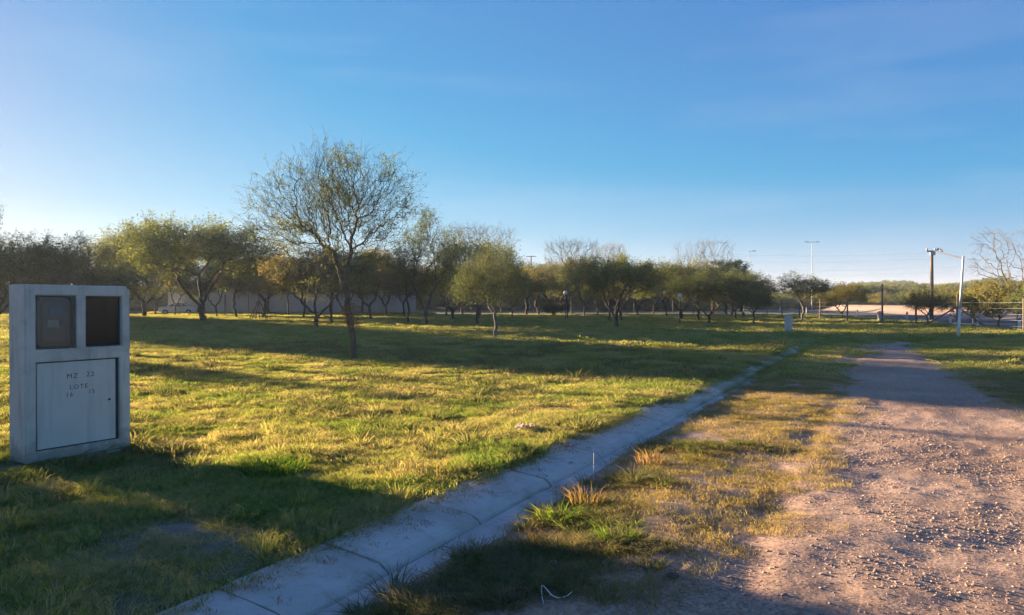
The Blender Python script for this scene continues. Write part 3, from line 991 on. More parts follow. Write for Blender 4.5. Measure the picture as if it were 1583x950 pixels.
# the tall sparse tree: its own skeleton
def tall_tree():
    r = np.random.default_rng(42)
    # seen from the camera: trunk leans left going up, crown spreads round (-.7, 0, 3.9)
    att = []
    for (cx, cy, cz, L, n) in ((-1.6, 0, 3.5, .75, 230), (-1.1, .3, 4.2, .8, 300), (-.35, -.2, 4.55, .75, 300), (.45, .1, 4.3, .7, 260), (.1, .4, 3.6, .8, 260), (-.8, -.5, 3.3, .8, 260),
                               (.75, -.2, 3.6, .5, 130), (-2.1, -.2, 4.0, .45, 90), (-.9, .9, 3.7, .6, 150), (-.2, -1.0, 3.8, .6, 150), (-.6, .2, 2.75, .6, 130), (-1.5, .1, 2.75, .6, 110), (.55, .1, 2.8, .6, 110), (-2.35, 0, 3.4, .35, 45), (1.35, 0, 3.9, .35, 45), (-1.9, .1, 4.6, .35, 45), (1.2, .1, 4.3, .3, 40), (.2, 0, 2.2, .4, 40), (-.9, 0, 2.1, .4, 40), (-1.35, .1, 4.75, .3, 50), (.0, .1, 5.1, .3, 50), (.9, .1, 4.6, .3, 45), (-.85, 0, 5.0, .3, 45)):
        q = r.normal(0, 1, (n, 3)); q /= np.linalg.norm(q, axis=1, keepdims=True); q *= r.uniform(0, 1, (n, 1)) ** .4
        att.append(q * L + [cx, cy, cz])
    att = np.concatenate(att)
    stems = [stem([(.0, 0, -.12), (-.04, .0, .55), (-.18, .02, 1.3), (-.28, 0, 2.0), (-.50, .05, 2.7)], .14, 1, .015),
             stem([(.03, .02, -.12), (.01, .0, .5), (-.10, .04, 1.25), (-.24, 0, 2.0), (-.05, -.1, 2.75)], .14, 2, .015)]
    P, par = grow(42, stems, att, .105, .14, .9, 160, .3)
    c = np.array([-.6, 0, 3.2])
    P2, par2, n0 = add_twigs(P, par, 43, 1.0, .72, .09, .6, .65, 0, 1.9, c)
    # hanging twigs low on the trunk
    rad = radii(par2, .0028, 2.35)
    rad = np.minimum(rad, .135)
    rad = rad * (1 + .55 * np.exp(-np.maximum(P2[:, 2], 0) / .12) * (rad > .05))
    me = tubes(P2, par2, rad, 'trunk'); me.materials.append(M['bark'])
    cand = np.where((rad < .009) & (P2[:, 2] > 1.9))[0]
    nz_ = fbm(P2[cand, 0] * 2.3 + 5, P2[cand, 2] * 2.3, 7, 2)
    w = (.12 + sstep(.42, .65, nz_)) * r.choice([.15, 1.0, 2.0], len(cand), p=[.5, .3, .2])
    pick = r.choice(cand, 17000, p=w / w.sum())
    t = r.uniform(0, 1, (len(pick), 1))
    lm = leaves(P2[pick] * t + P2[par2[pick]] * (1 - t), .045, 44, spread=.03)
    lm.materials.append(M['leaf_olive'])
    print('TALL', len(P2), rad.max(), P2[:, 2].max(), P2[:, 0].min(), P2[:, 0].max())
    bx, by = W(547, 557, 0.0)
    root = empty('sparse_tree', (bx, by, float(height(bx, by))))
    tag(root, 'tallest tree, thin and spiny, alone on the sunlit lawn with a dark leaning trunk', 'tree')
    link('trunk', me, None, root)
    link('crown', lm, None, root)
    # tuft of dry brown suckers hanging on the trunk
    q = r.normal(0, 1, (480, 3)) * [.11, .10, .17] + [.02, -.05, 1.15]
    lm2 = leaves(q, .07, 45, spread=.03, aspect=.25); lm2.materials.append(M['leaf_dry'])
    s = link('sucker_leaves', lm2, None, root); s['label'] = 'dry rusty suckers hanging from the trunk'
    nn = []; pr = []
    for i in range(46):
        a = r.uniform(0, 6.28)
        p0 = np.array([-.12, 0, r.uniform(.95, 1.5)]); nn.append(p0); pr.append(-1)
        v = np.array([math.cos(a) + .35, math.sin(a) * .7, r.uniform(-.5, .5)])
        for s_ in range(4):
            v = v + r.normal(0, .35, 3) + [0, 0, -.22]; v /= np.linalg.norm(v)
            p0 = p0 + v * .09; nn.append(p0); pr.append(len(nn) - 2)
    me3 = tubes(np.array(nn), np.array(pr), np.full(len(nn), .004), 'sucker_twigs')
    link('sucker_twigs', me3, M['leaf_dry'], root)
    return root
tall_tree()

def tree(name, key, px, Y, top, w_px, leafm, label, group=None, rz=None, bark=None, cat='tree', z=None, hm=None, wm=None):
    """one tree: base at photo column px and distance Y; top row and crown width set its size"""
    pr = PROTO[key]
    x = X_at(px, Y)
    zz = float(height(x, Y)) if z is None else z
    H = hm if hm else 1.5 + (467 - top) / 1150 * Y - zz
    wm_ = wm if wm else w_px / 1150 * Y
    root = empty(name, (x, Y, zz), rz if rz is not None else random.uniform(0, 6.28))
    sx = wm_ / pr['w'] * .97; sz = H / pr['h']
    tag(root, label, cat, group)
    t = link('trunk', pr['trunk'], None, root); t.scale = (sx, sx, sz)
    if bark:
        t.material_slots[0].link = 'OBJECT'; t.material_slots[0].material = M[bark]
    if pr['crown'] is not None:
        c = link('crown', pr['crown'], None, root); c.scale = (sx, sx, sz)
        c.material_slots[0].link = 'OBJECT'; c.material_slots[0].material = M[leafm]
    return root

def Yb(y): return 1725.0 / (y - 467.0)
# ---- trees one can pick out
T = tree
T('thorn_tree', 'round', 763, Yb(525), 380, 122, 'leaf_dark', 'small dark rounded tree on a pale straight trunk, nearest of the middle group', rz=.4, bark='bark_pale')
T('thorn_tree', 'umbrella2', 738, Yb(505), 366, 150, 'leaf_olive', 'olive tree with a leaning trunk just behind the small dark rounded tree', rz=2.2)
T('thorn_tree', 'wispy', 661, Yb(505), 322, 118, 'leaf_dark', 'thin spiky tree with a forked trunk to the right of the tallest tree', rz=.2)
T('thorn_tree', 'wispy2', 631, Yb(503), 400, 80, 'leaf_brown', 'low rust-brown tree on a single thin trunk before the right end of the grey wall', rz=1.2)
T('thorn_tree', 'umbrella2', 573, Yb(495), 384, 130, 'leaf_brown', 'dark tree with a V-shaped trunk behind the base of the tallest tree', rz=0.1)
T('thorn_tree', 'umbrella', 487, Yb(508), 384, 165, 'leaf_brown', 'brownish spreading tree with curved limbs left of the tallest tree', rz=.3)
T('thorn_tree', 'umbrella2', 513, Yb(502), 380, 140, 'leaf_olive', 'olive tree with a small forked trunk beside the tallest tree', rz=1.4)
T('thorn_tree', 'wispy2', 365, Yb(493), 395, 105, 'leaf_gold', 'small pale tree on a slim curved trunk in front of the grey wall', rz=2.6)
T('thorn_tree', 'umbrella', 314, Yb(498), 333, 215, 'leaf_olive', 'largest wide dense tree behind the concrete cabinet, with several limbs from its base', rz=2.0)
T('thorn_tree', 'umbrella', 222, 74, 352, 150, 'leaf_olive', 'wide pale green tree left of the largest dense tree', rz=1.0)
T('thorn_tree', 'umbrella2', 240, 84, 372, 130, 'leaf_brown', 'brownish tree half hidden left of the largest dense tree', rz=3.0)
T('thorn_tree', 'wispy', 122, 41, 362, 150, 'leaf_brown', 'hazy brown twiggy tree rising behind the top of the concrete cabinet', rz=1.0)
T('thorn_tree', 'wispy', 40, 39, 358, 150, 'leaf_brown', 'hazy brown twiggy tree at the left edge of the view', rz=2.0)
T('thorn_tree', 'umbrella2', 88, 44, 378, 190, 'leaf_dark', 'low dark tree filling the gap behind the cabinet top', rz=4.0)
T('thorn_tree', 'umbrella', -8, 40, 372, 170, 'leaf_dark', 'low dark tree cut by the left edge of the view', rz=5.0)
T('thorn_tree', 'umbrella', 855, Yb(489), 402, 112, 'leaf_gold', 'yellow-green tree with a fan of pale limbs over a dark bush', rz=.8)
T('thorn_tree', 'wispy2', 877, Yb(494), 412, 62, 'leaf_olive', 'slim young tree on a thin straight stem beside the dark bush', rz=.8)
T('thorn_tree', 'umbrella2', 903, Yb(489), 398, 90, 'leaf_gold', 'golden-topped tree with a slanting trunk in the middle of the tree row', rz=2.8)
T('thorn_tree', 'round', 941, Yb(500), 408, 72, 'leaf_gold', 'narrow yellow-green tree just left of the thick dark trunk', rz=.8)
T('thorn_tree', 'umbrella', 954, Yb(508), 392, 128, 'leaf_olive', 'spreading olive tree on the thickest dark trunk of the right-hand group', rz=1.8)
T('thorn_tree', 'wispy', 962, Yb(498), 392, 100, 'leaf_olive', 'twiggy tree with a forked trunk just right of the thickest dark trunk', rz=.1)
T('thorn_tree', 'umbrella2', 1031, Yb(491), 412, 90, 'leaf_dark', 'dark tree with a crooked trunk between the spreading olive tree and the globe lamp', rz=.5)
T('thorn_tree', 'umbrella', 1055, Yb(497), 402, 112, 'leaf_olive', 'dark many-stemmed tree beside the tall globe lamp', rz=2.5)
T('thorn_tree', 'round', 1079, Yb(497), 400, 86, 'leaf_gold', 'gold-topped tree on a straight trunk right of the globe lamp', rz=.9)
T('thorn_tree', 'umbrella', 1097, Yb(501), 418, 112, 'leaf_dark', 'very dark low-crowned tree in the middle of the right-hand thicket', rz=3.3)
T('thorn_tree', 'umbrella2', 1138, Yb(496), 418, 100, 'leaf_dark', 'dark low tree behind the right end of the thicket', rz=.3)
T('thorn_tree', 'round', 1164, Yb(503), 436, 66, 'leaf_dark', 'last dark tree of the thicket, on a thin trunk left of the short pillar', rz=.3)
T('evergreen_tree', 'conifer', 1132, 78, 402, 85, 'leaf_dark', 'dark feathery evergreen rising over the right-hand thicket', rz=.3)
T('thorn_tree', 'wispy2', 1240, Yb(497), 421, 92, 'leaf_dark', 'dark tree with two sunlit stems beyond the short pillar', rz=.3, bark='bark_pale')
T('thorn_tree', 'umbrella2', 1303, Yb(496), 436, 78, 'leaf_gold', 'small golden tree with two bowed stems at the end of the kerb', rz=0)
T('thorn_tree', 'round', 1434, Yb(504), 444, 66, 'leaf_dark', 'dark ball-shaped tree with a lopped trunk in front of the wooden pole', rz=.9)
T('thorn_tree', 'bush', 1545, 44, 428, 115, 'leaf_gold', 'broad olive-gold tree over the fence at the right edge of the view', rz=.9)
T('thorn_tree', 'bush', 1600, 40, 432, 90, 'leaf_olive', 'olive tree cut by the right edge of the view', rz=2.9)
T('thorn_tree', 'bush2', 1508, 52, 445, 60, 'leaf_gold', 'yellow-green shrub left of the broad olive-gold tree', rz=2)
T('bare_tree', 'bare', 742, 84, 344, 112, None, 'leafless tree fanning out above the middle olive tree', rz=.2, bark='bark_pale')
T('bare_tree', 'bare', 884, 96, 367, 84, None, 'broad leafless tree above the golden-topped trees', rz=1.9, bark='bark_pale')
T('bare_tree', 'bare', 942, 100, 372, 50, None, 'narrow leafless tree right of the broad leafless one', rz=2.9, bark='bark_pale')
T('bare_tree', 'bare2', 1072, 80, 366, 62, None, 'leafless tree with drooping twigs, left of the pair above the thicket', rz=.2, bark='bark_pale')
T('bare_tree', 'bare2', 1104, 84, 364, 66, None, 'leafless tree with drooping twigs, right of the pair above the thicket', rz=1.2, bark='bark_pale')
T('bare_tree', 'bare2', 1572, 54, 346, 130, None, 'large leafless tree at the right edge of the view', rz=2.1, bark='bark_pale')
T('bush', 'bush', 857, 76, 468, 44, 'leaf_dark', 'low dark round bush under the fan-limbed yellow-green tree', rz=1, cat='bush')

# ---- rows behind, seen only as gaps between the others
rows = [(415, 88, 392), (455, 96, 400), (600, 90, 398), (690, 78, 402), (715, 92, 408), (792, 68, 408), (812, 84, 404), (832, 96, 416), (985, 78, 404), (1010, 92, 410),
        (1120, 90, 420), (1050, 100, 416), (925, 88, 412), (775, 100, 412), (640, 100, 410), (560, 84, 396), (345, 92, 390), (180, 90, 380), (400, 104, 400), (1150, 70, 432), (866, 104, 420), (335, 74, 408), (408, 72, 404), (446, 78, 410), (530, 74, 402), (598, 76, 404), (625, 70, 412), (470, 70, 398), (700, 62, 412), (270, 76, 400), (200, 66, 398)]
ks = ['umbrella', 'umbrella2', 'round', 'wispy2']
ms = ['leaf_olive', 'leaf_dark', 'leaf_brown', 'leaf_olive', 'leaf_gold']
for i, (px, Y, top) in enumerate(rows):
    T('thorn_tree', ks[i % 4], px, Y, top, 85 + 20 * math.sin(i * 2.1), ms[i % 5], 'thorn tree half lost in the back rows of the grove', group='trees in the back rows of the grove')

# ---- big bush outside the left edge, shading the lawn in front of the cabinet
for p_, t_, key, w, lb in ((2.3, 15.6, 'bush', 3.7, 'bush beyond the left edge of the view, nearest the cabinet side'), (-.7, 14.6, 'bush2', 3.0, 'bush beyond the left edge of the view, nearest the camera'), (1.0, 17.0, 'bush2', 2.6, 'bush beyond the left edge of the view, behind two others')):
    T('bush', key, 0, 9, 0, 0, 'leaf_olive', lb, hm=3.3, wm=w, cat='bush').location = (.602 * p_ - .7986 * t_, .7986 * p_ + .602 * t_, 0)
T('thorn_tree', 'round', 0, 9, 0, 0, 'leaf_olive', 'slim young tree beyond the left edge of the view', hm=3.3, wm=1.5).location = (-19.2, 24.6, 0)
# ---- trees outside the left edge whose long shadows cross the lawn
SH = np.array([-math.sin(R(SUN_AZ)), math.cos(R(SUN_AZ))]); SP = np.array([math.cos(R(SUN_AZ)), math.sin(R(SUN_AZ))])
for i, (p_, h, w, key) in enumerate([(14.9, 9.3, 4.6, 'umbrella'), (17.5, 9.8, 6.4, 'umbrella2'), (21, 8.8, 7.0, 'umbrella'), (24.5, 9, 7.5, 'umbrella2'), (28.5, 9, 8, 'umbrella'), (16.0, 10.2, 5.5, 'umbrella2'), (19.3, 8.8, 6.5, 'umbrella'), (23, 9, 7.0, 'umbrella2'), (32, 9, 8, 'umbrella2'), (14.2, 8.6, 3.0, 'round'), (15.6, 10.0, 4.6, 'round'), (18.4, 10.2, 6.0, 'umbrella'), (20.2, 8.8, 6, 'umbrella2'), (22, 9, 6.5, 'umbrella'), (26.5, 9, 7, 'umbrella'), (13.9, 9.6, 2.6, 'round'), (16.9, 10.4, 4.6, 'umbrella'), (19.6, 10, 5, 'round')]):
    t_ = 20.0
    while True:
        q_ = SP * p_ + SH * t_
        if q_[0] + w * .58 < -.70 * q_[1]: break
        t_ += .5
    if i in (5, 6, 7): t_ += 6
    if i >= 9: t_ += 2
    T('thorn_tree', key, 0, float(q_[1]), 0, 0, 'leaf_olive', 'thorn tree beyond the left edge of the view', group='thorn trees beyond the left edge', hm=h, wm=w).location = (*(SP * p_ + SH * t_), 0)

# ------------------------------------------------------------------ the concrete meter cabinet
def text_mesh(txt, size, name='lettering', extrude=0.0012, squash=1.0):
    cu = bpy.data.curves.new(name, 'FONT')
    cu.body = txt; cu.size = size; cu.extrude = extrude
    cu.align_x = 'CENTER'; cu.align_y = 'CENTER'
    cu.space_character = 1.25
    cu.resolution_u = 2
    cu.offset = 0
    ob = bpy.data.objects.new(name, cu)
    me = bpy.data.meshes.new_from_object(ob)
    me.name = name
    bpy.data.objects.remove(ob); bpy.data.curves.remove(cu)
    return me

def cabinet():
    # frame: +x along the front face (away from the camera), -y out of the front, z up
    th = math.atan2(.851, .525)
    root = empty('meter_cabinet', (-4.50, 6.87, 0.0), th)
    tag(root, 'grey concrete meter cabinet with two small windows and a stencilled door, standing on the lawn', 'meter cabinet')
    L, D, Hh = 1.01, .30, 1.668
    w1 = (.096, .465, 1.055, 1.566); w2 = (.559, .925, 1.055, 1.562); dr = (.096, .90, .10, .935)
    # front plate with three openings: built from a grid of cells
    xs = sorted({0, L, w1[0], w1[1], w2[0], w2[1], dr[0], dr[1]})
    zs = sorted({0, Hh, w1[2], w1[3], w2[3], dr[2], dr[3]})
    bm = bmesh.new()
    def hole(x, z):
        return any(a < x < b and c < z < d for a, b, c, d in (w1, w2, dr))
    ch = .035     # chamfered far top corner
    def addbox(x0, x1, y0, y1, z0, z1):
        r = bmesh.ops.create_cube(bm, size=1.0)
        for v in r['verts']:
            v.co = Vector(((x0 + x1) / 2 + v.co.x * (x1 - x0), (y0 + y1) / 2 + v.co.y * (y1 - y0), (z0 + z1) / 2 + v.co.z * (z1 - z0)))
    grid = {}
    def vert(x, y, z):
        k = (round(x, 5), round(y, 5), round(z, 5))
        if k not in grid: grid[k] = bm.verts.new(k)
        return grid[k]
    def face(*c):
        try: bm.faces.new([vert(*p) for p in c])
        except ValueError: pass
    T_ = .085
    for i in range(len(xs) - 1):
        for j in range(len(zs) - 1):
            x0, x1, z0, z1 = xs[i], xs[i + 1], zs[j], zs[j + 1]
            if hole((x0 + x1) / 2, (z0 + z1) / 2): continue
            face((x0, 0, z0), (x1, 0, z0), (x1, 0, z1), (x0, 0, z1))
    for a, b, c, d in (w1, w2, dr):
        depth = T_ if c > .5 else .05
        # reveals, split at the grid lines so edges are shared
        gx = [q for q in xs if a <= q <= b]; gz = [q for q in zs if c <= q <= d]
        for p, q in zip(gx[:-1], gx[1:]):
            face((p, 0, c), (q, 0, c), (q, depth, c), (p, depth, c)); face((p, 0, d), (q, 0, d), (q, depth, d), (p, depth, d))
        for p, q in zip(gz[:-1], gz[1:]):
            face((a, 0, p), (a, 0, q), (a, depth, q), (a, depth, p)); face((b, 0, p), (b, 0, q), (b, depth, q), (b, depth, p))
    for i in range(len(xs) - 1):
        x0, x1 = xs[i], xs[i + 1]
        face((x0, 0, 0), (x1, 0, 0), (x1, D, 0), (x0, D, 0)); face((x0, 0, Hh), (x1, 0, Hh), (x1, D, Hh), (x0, D, Hh))
        for j in range(len(zs) - 1):
            face((x0, D, zs[j]), (x1, D, zs[j]), (x1, D, zs[j + 1]), (x0, D, zs[j + 1]))
    for j in range(len(zs) - 1):
        face((0, 0, zs[j]), (0, D, zs[j]), (0, D, zs[j + 1]), (0, 0, zs[j + 1])); face((L, 0, zs[j]), (L, D, zs[j]), (L, D, zs[j + 1]), (L, 0, zs[j + 1]))
    bmesh.ops.recalc_face_normals(bm, faces=bm.faces[:])
    # soft edges, and a bigger chamfer on the far top corner
    def long_edge(e, f):
        return all(f(v.co) for v in e.verts)
    e1 = [e for e in bm.edges if long_edge(e, lambda c: abs(c.x - L) < 1e-4 and abs(c.z - Hh) < 1e-4)]
    bmesh.ops.bevel(bm, geom=e1, offset=.032, segments=2, affect='EDGES')
    e2 = [e for e in bm.edges if e.is_valid and len(e.link_faces) == 2 and e.calc_face_angle() > .7 and all(v.co.y < 1e-4 or v.co.y > D - 1e-4 for v in e.verts)]
    bmesh.ops.bevel(bm, geom=e2, offset=.007, segments=2, affect='EDGES')
    # slightly uneven cast surface
    bmesh.ops.subdivide_edges(bm, edges=[e for e in bm.edges if e.calc_length() > .06], cuts=4, use_grid_fill=True)
    rs_ = random.Random(4)
    for v in bm.verts:
        v.co += Vector((rs_.uniform(-1, 1), rs_.uniform(-1, 1), rs_.uniform(-1, 1))) * .0011
    for _ in range(16):
        e_ = rs_.choice([v for v in bm.verts if (v.co.y < .01) and (v.co.x < .01 or v.co.x > L - .01 or v.co.z > Hh - .012)])
        e_.co += Vector((.5 - e_.co.x / L, .5, -.3)) * rs_.uniform(.006, .018)
    me = bpy.data.meshes.new('concrete_body'); bm.to_mesh(me); bm.free()
    link('concrete_body', me, M['concrete'], root)
    # rough foundation slab
    b = MB(); b.box(.10, L - .02, .012, D - .02, -.24, -.002, bevel=.012)
    b.build('foundation', M['concrete'], root)
    # dark chambers behind the windows
    for (a, b_, c, d) in (w1, w2):
        q = MB()
        t = .004
        q.box(a + .001, a + t, T_ + .002, D - .03, c + .001, d - .001).box(b_ - t, b_ - .001, T_ + .002, D - .03, c + .001, d - .001)
        q.box(a + t, b_ - t, T_ + .002, D - .03, c + .001, c + t).box(a + t, b_ - t, T_ + .002, D - .03, d - t, d - .001)
        q.box(a + t, b_ - t, D - .034, D - .03, c + t, d - t)
        q.build('window_chamber', M['chamber'], root)
    # window frames
    def ring(x0, x1, z0, z1, w, y0, y1, name, mat, par):
        q = MB()
        q.box(x0, x0 + w, y0, y1, z0, z1).box(x1 - w, x1, y0, y1, z0, z1)
        q.box(x0 + w, x1 - w, y0 + .001, y1 - .001, z0, z0 + w).box(x0 + w, x1 - w, y0 + .001, y1 - .001, z1 - w, z1)
        return q.build(name, mat, par)
    f1 = ring(w1[0] + .003, w1[1] - .003, w1[2] + .003, w1[3] - .003, .016, .050, .066, 'window_frame', M['dark_metal'], root)
    f2 = ring(w2[0] + .003, w2[1] - .003, w2[2] + .003, w2[3] - .003, .012, .040, .052, 'window_frame', M['dark_metal'], root)
    q = MB(); q.box(w2[0] + .014, w2[1] - .014, .044, .047, w2[2] + .014, w2[3] - .014); q.build('glass_pane', M['dirty_glass'], f2)
    # meter cover: rounded moulded case with a stepped rim, display and label
    def rrect(x0, x1, z0, z1, r, n=6):
        out = []
        for cx, cz, a0 in ((x1 - r, z1 - r, 0), (x0 + r, z1 - r, 90), (x0 + r, z0 + r, 180), (x1 - r, z0 + r, 270)):
            for i in range(n + 1):
                a = R(a0 + 90 * i / n); out.append((cx + r * math.cos(a), cz + r * math.sin(a)))
        return out
    mx0, mx1, mz0, mz1 = w1[0] + .022, w1[1] - .040, w1[2] + .022, w1[3] - .020
    bm = bmesh.new()
    loops = []
    for ins, y in ((0, .075), (0, .040), (.012, .030), (.030, .030), (.036, .018), (.06, .012)):
        loops.append([bm.verts.new((px_, y, pz_)) for px_, pz_ in rrect(mx0 + ins, mx1 - ins, mz0 + ins, mz1 - ins, .05 - ins * .4)])
    for a, b_ in zip(loops[:-1], loops[1:]):
        for i in range(len(a)):
            bm.faces.new((a[i], a[(i + 1) % len(a)], b_[(i + 1) % len(a)], b_[i]))
    bm.faces.new(loops[-1]); bm.faces.new(loops[0][::-1])
    bmesh.ops.recalc_face_normals(bm, faces=bm.faces[:])
    me = bpy.data.meshes.new('meter_case'); bm.to_mesh(me); bm.free(); smooth(me)
    mc = link('meter_case', me, M['meter_case'], root)
    q = MB(); q.box(mx0 + .095, mx1 - .055, .006, .0115, mz1 - .175, mz1 - .085, bevel=.003); q.build('display', M['meter_dark'], mc)
    q = MB(); q.box(mx0 + .085, mx1 - .12, .007, .0116, mz0 + .185, mz0 + .255); q.build('meter_label', M['meter_paper'], mc)
    q = MB(); q.box(mx1 - .105, mx1 - .065, .007, .0115, mz0 + .20, mz0 + .25, bevel=.002); q.build('breaker', M['meter_dark'], mc)
    q = MB(); q.box(w1[0] + .005, w1[1] - .005, .006, .009, w1[2] + .005, w1[3] - .005); q.build('cloudy_pane', M['cloudy_pane'], f1)
    # the door, sunk in its opening with a dark gap round it
    gap = .012
    d0, d1, z0, z1 = dr[0] + gap, dr[1] - .040, dr[2] + gap, dr[3] - gap
    q = MB(); q.box(d0, d1, .012, .030, z0, z1, bevel=.003)
    door = q.build('door', M['door_paint'], root)
    ring(dr[0] + .001, dr[1] - .001, dr[2] + .001, dr[3] - .001, .02, .033, .048, 'door_frame', M['dark_metal'], root)
    q = MB(); q.box(d0 - .004, d1 + .016, .0335, .045, z0 - .004, z1 + .004); q.build('door_backing', M['chamber'], root)
    q = MB(); q.tube([(.795, .008, .515), (.795, .0125, .515)], .0115, 14); lk = q.build('lock', M['rubber'], door)
    for i, z in enumerate((.25, .78)):
        q = MB(); q.tube([(dr[0] + .004, .016, z - .035), (dr[0] + .004, .016, z + .035)], .005, 8); q.build('hinge', M['dark_metal'], door)
    for txt, cx, cz, sz in (('MZ', .430, .780, .070), ('22', .605, .786, .070), ('LOTE', .492, .672, .064), ('16', .402, .600, .060), ('15', .618, .612, .060)):
        me = text_mesh(txt, sz)
        o = link('lettering', me, M['paint_ink'], door)
        o.location = (cx, .0115, cz); o.rotation_euler = (R(90), 0, 0)
        o['label'] = 'stencilled letters reading ' + txt.replace('  ', ' ')
    q = MB(); q.tube([(.722, .0112, .757), (.722, .0122, .757)], .004, 8); q.build('paint_dot', M['paint_ink'], door)
    # mortar lip under the door opening
    q = MB(); q.box(.05, .14, -.004, .012, .01, .05, bevel=.004); q.build('mortar_smear', M['concrete'], root)
    return root

def glassmat(name, col, rough, alpha, body=.30):
    m, nt, out = newmat(name)
    g = N(nt, 'ShaderNodeBsdfGlossy'); g.inputs['Roughness'].default_value = rough; g.inputs['Color'].default_value = (.45, .45, .45, 1)
    t = N(nt, 'ShaderNodeBsdfTransparent'); t.inputs[0].default_value = (*alpha, 1)
    d = N(nt, 'ShaderNodeBsdfDiffuse')
    n = noise_node(nt, 9, 5, .7, 'obj')
    r = ramp(nt, n.outputs['Fac'], [(.35, tuple(c * .6 for c in col)), (.7, col)])
    nt.links.new(r.outputs[0], d.inputs[0])
    fr = N(nt, 'ShaderNodeFresnel'); fr.inputs['IOR'].default_value = 1.5
    m1 = N(nt, 'ShaderNodeMixShader'); m1.inputs[0].default_value = body
    nt.links.new(t.outputs[0], m1.inputs[1]); nt.links.new(d.outputs[0], m1.inputs[2])
    m2 = N(nt, 'ShaderNodeMixShader')
    nt.links.new(fr.outputs[0], m2.inputs[0]); nt.links.new(m1.outputs[0], m2.inputs[1]); nt.links.new(g.outputs[0], m2.inputs[2])
    nt.links.new(m2.outputs[0], out.inputs[0])
    return m
M['dirty_glass'] = glassmat('dirty_glass', (.07, .075, .07), .12, (.7, .7, .65))
M['cloudy_pane'] = glassmat('cloudy_pane', (.34, .30, .28), .25, (.97, .95, .93), body=.12)
M['chamber'] = simple('dark_chamber', (.05, .045, .045), (.09, .085, .08), 6, .9)
M['meter_case'] = simple('smoky_meter_cover', (.27, .235, .215), (.34, .30, .28), 5, .35, spec=.5)
M['meter_dark'] = simple('meter_display', (.16, .15, .15), (.2, .19, .19), 9, .3)
M['meter_paper'] = simple('meter_label_paper', (.46, .42, .40), (.54, .50, .47), 30, .8)
cabinet()

# ------------------------------------------------------------------ short concrete pillar
def pillar():
    x, y = W(1219, 517)
    r = empty('concrete_pillar', (x, y, float(height(x, y))), math.atan2(KU[1], KU[0]))
    tag(r, 'short pale concrete pillar standing alone on the grass left of the far kerb', 'pillar')
    MB().box(-.17, .17, -.16, .16, -.1, .84, bevel=.012).build('shaft', M['kerb_concrete'], r)
    MB().box(-.185, .185, -.175, .175, .84, .90, bevel=.012).build('cap', M['kerb_concrete'], r)
    MB().box(-.10, .10, -.168, -.158, .50, .74, bevel=.003).build('hatch', M['door_paint'], r)
pillar()

# ------------------------------------------------------------------ the grey boundary wall
def wall():
    A = np.array([X_at(262, 92), 92.0]); B = np.array([X_at(640, 84), 84.0])
    L = float(np.linalg.norm(B - A)); ang = math.atan2(B[1] - A[1], B[0] - A[0])
    r = empty('boundary_wall', (A[0], A[1], 0), ang)
    tag(r, 'long grey rendered boundary wall behind the trees on the left', 'wall')
    n = int(L / 4)
    me = MB().box(.012, L / n - .012, -.09, .09, -.2, 2.62, bevel=.01).me('wall_panel'); me.materials.append(M['wall_render'])
    pm = MB().box(-.14, .14, -.13, .13, -.2, 2.70, bevel=.015).me('wall_post'); pm.materials.append(M['wall_render'])
    for i in range(n):
        o = link('wall_panel', me, None, r); o.location = (i * L / n, 0, 0)
    for i in range(n + 1):
        o = link('wall_post', pm, None, r); o.location = (i * L / n, 0, 0)
    MB().box(-.16, L + .16, -.15, .15, 2.705, 2.78, bevel=.01).build('coping', M['kerb_concrete'], r)
wall()
# weeds along the foot of the wall
x = RNG.uniform(-44, -9, 700); y = 84 + (-9 - x) / 33 * 8 - 1.6 + RNG.uniform(-.8, .8, 700)
lay('wall_foot_weeds', x, y, lawn_far, RNG.uniform(1.5, 5, 700), RNG.uniform(.5, .9, 700), 'rank dark weeds along the foot of the grey wall', 'weeds')

# thin posts standing before the wall
for i, (px, Y, h) in enumerate([(348, 78, 2.3), (384, 80, 2.4)]):
    o = MB().tube([(0, 0, -.2), (0, 0, h)], .07, 8).build('wooden_post', M['wood_pole'], None, (X_at(px, Y), Y, 0))
    tag(o, ['thin dark post in front of the grey wall, the left one near the largest tree', 'thin dark post in front of the grey wall, next to the branch tripod'][i], 'post', 'posts before the grey wall')

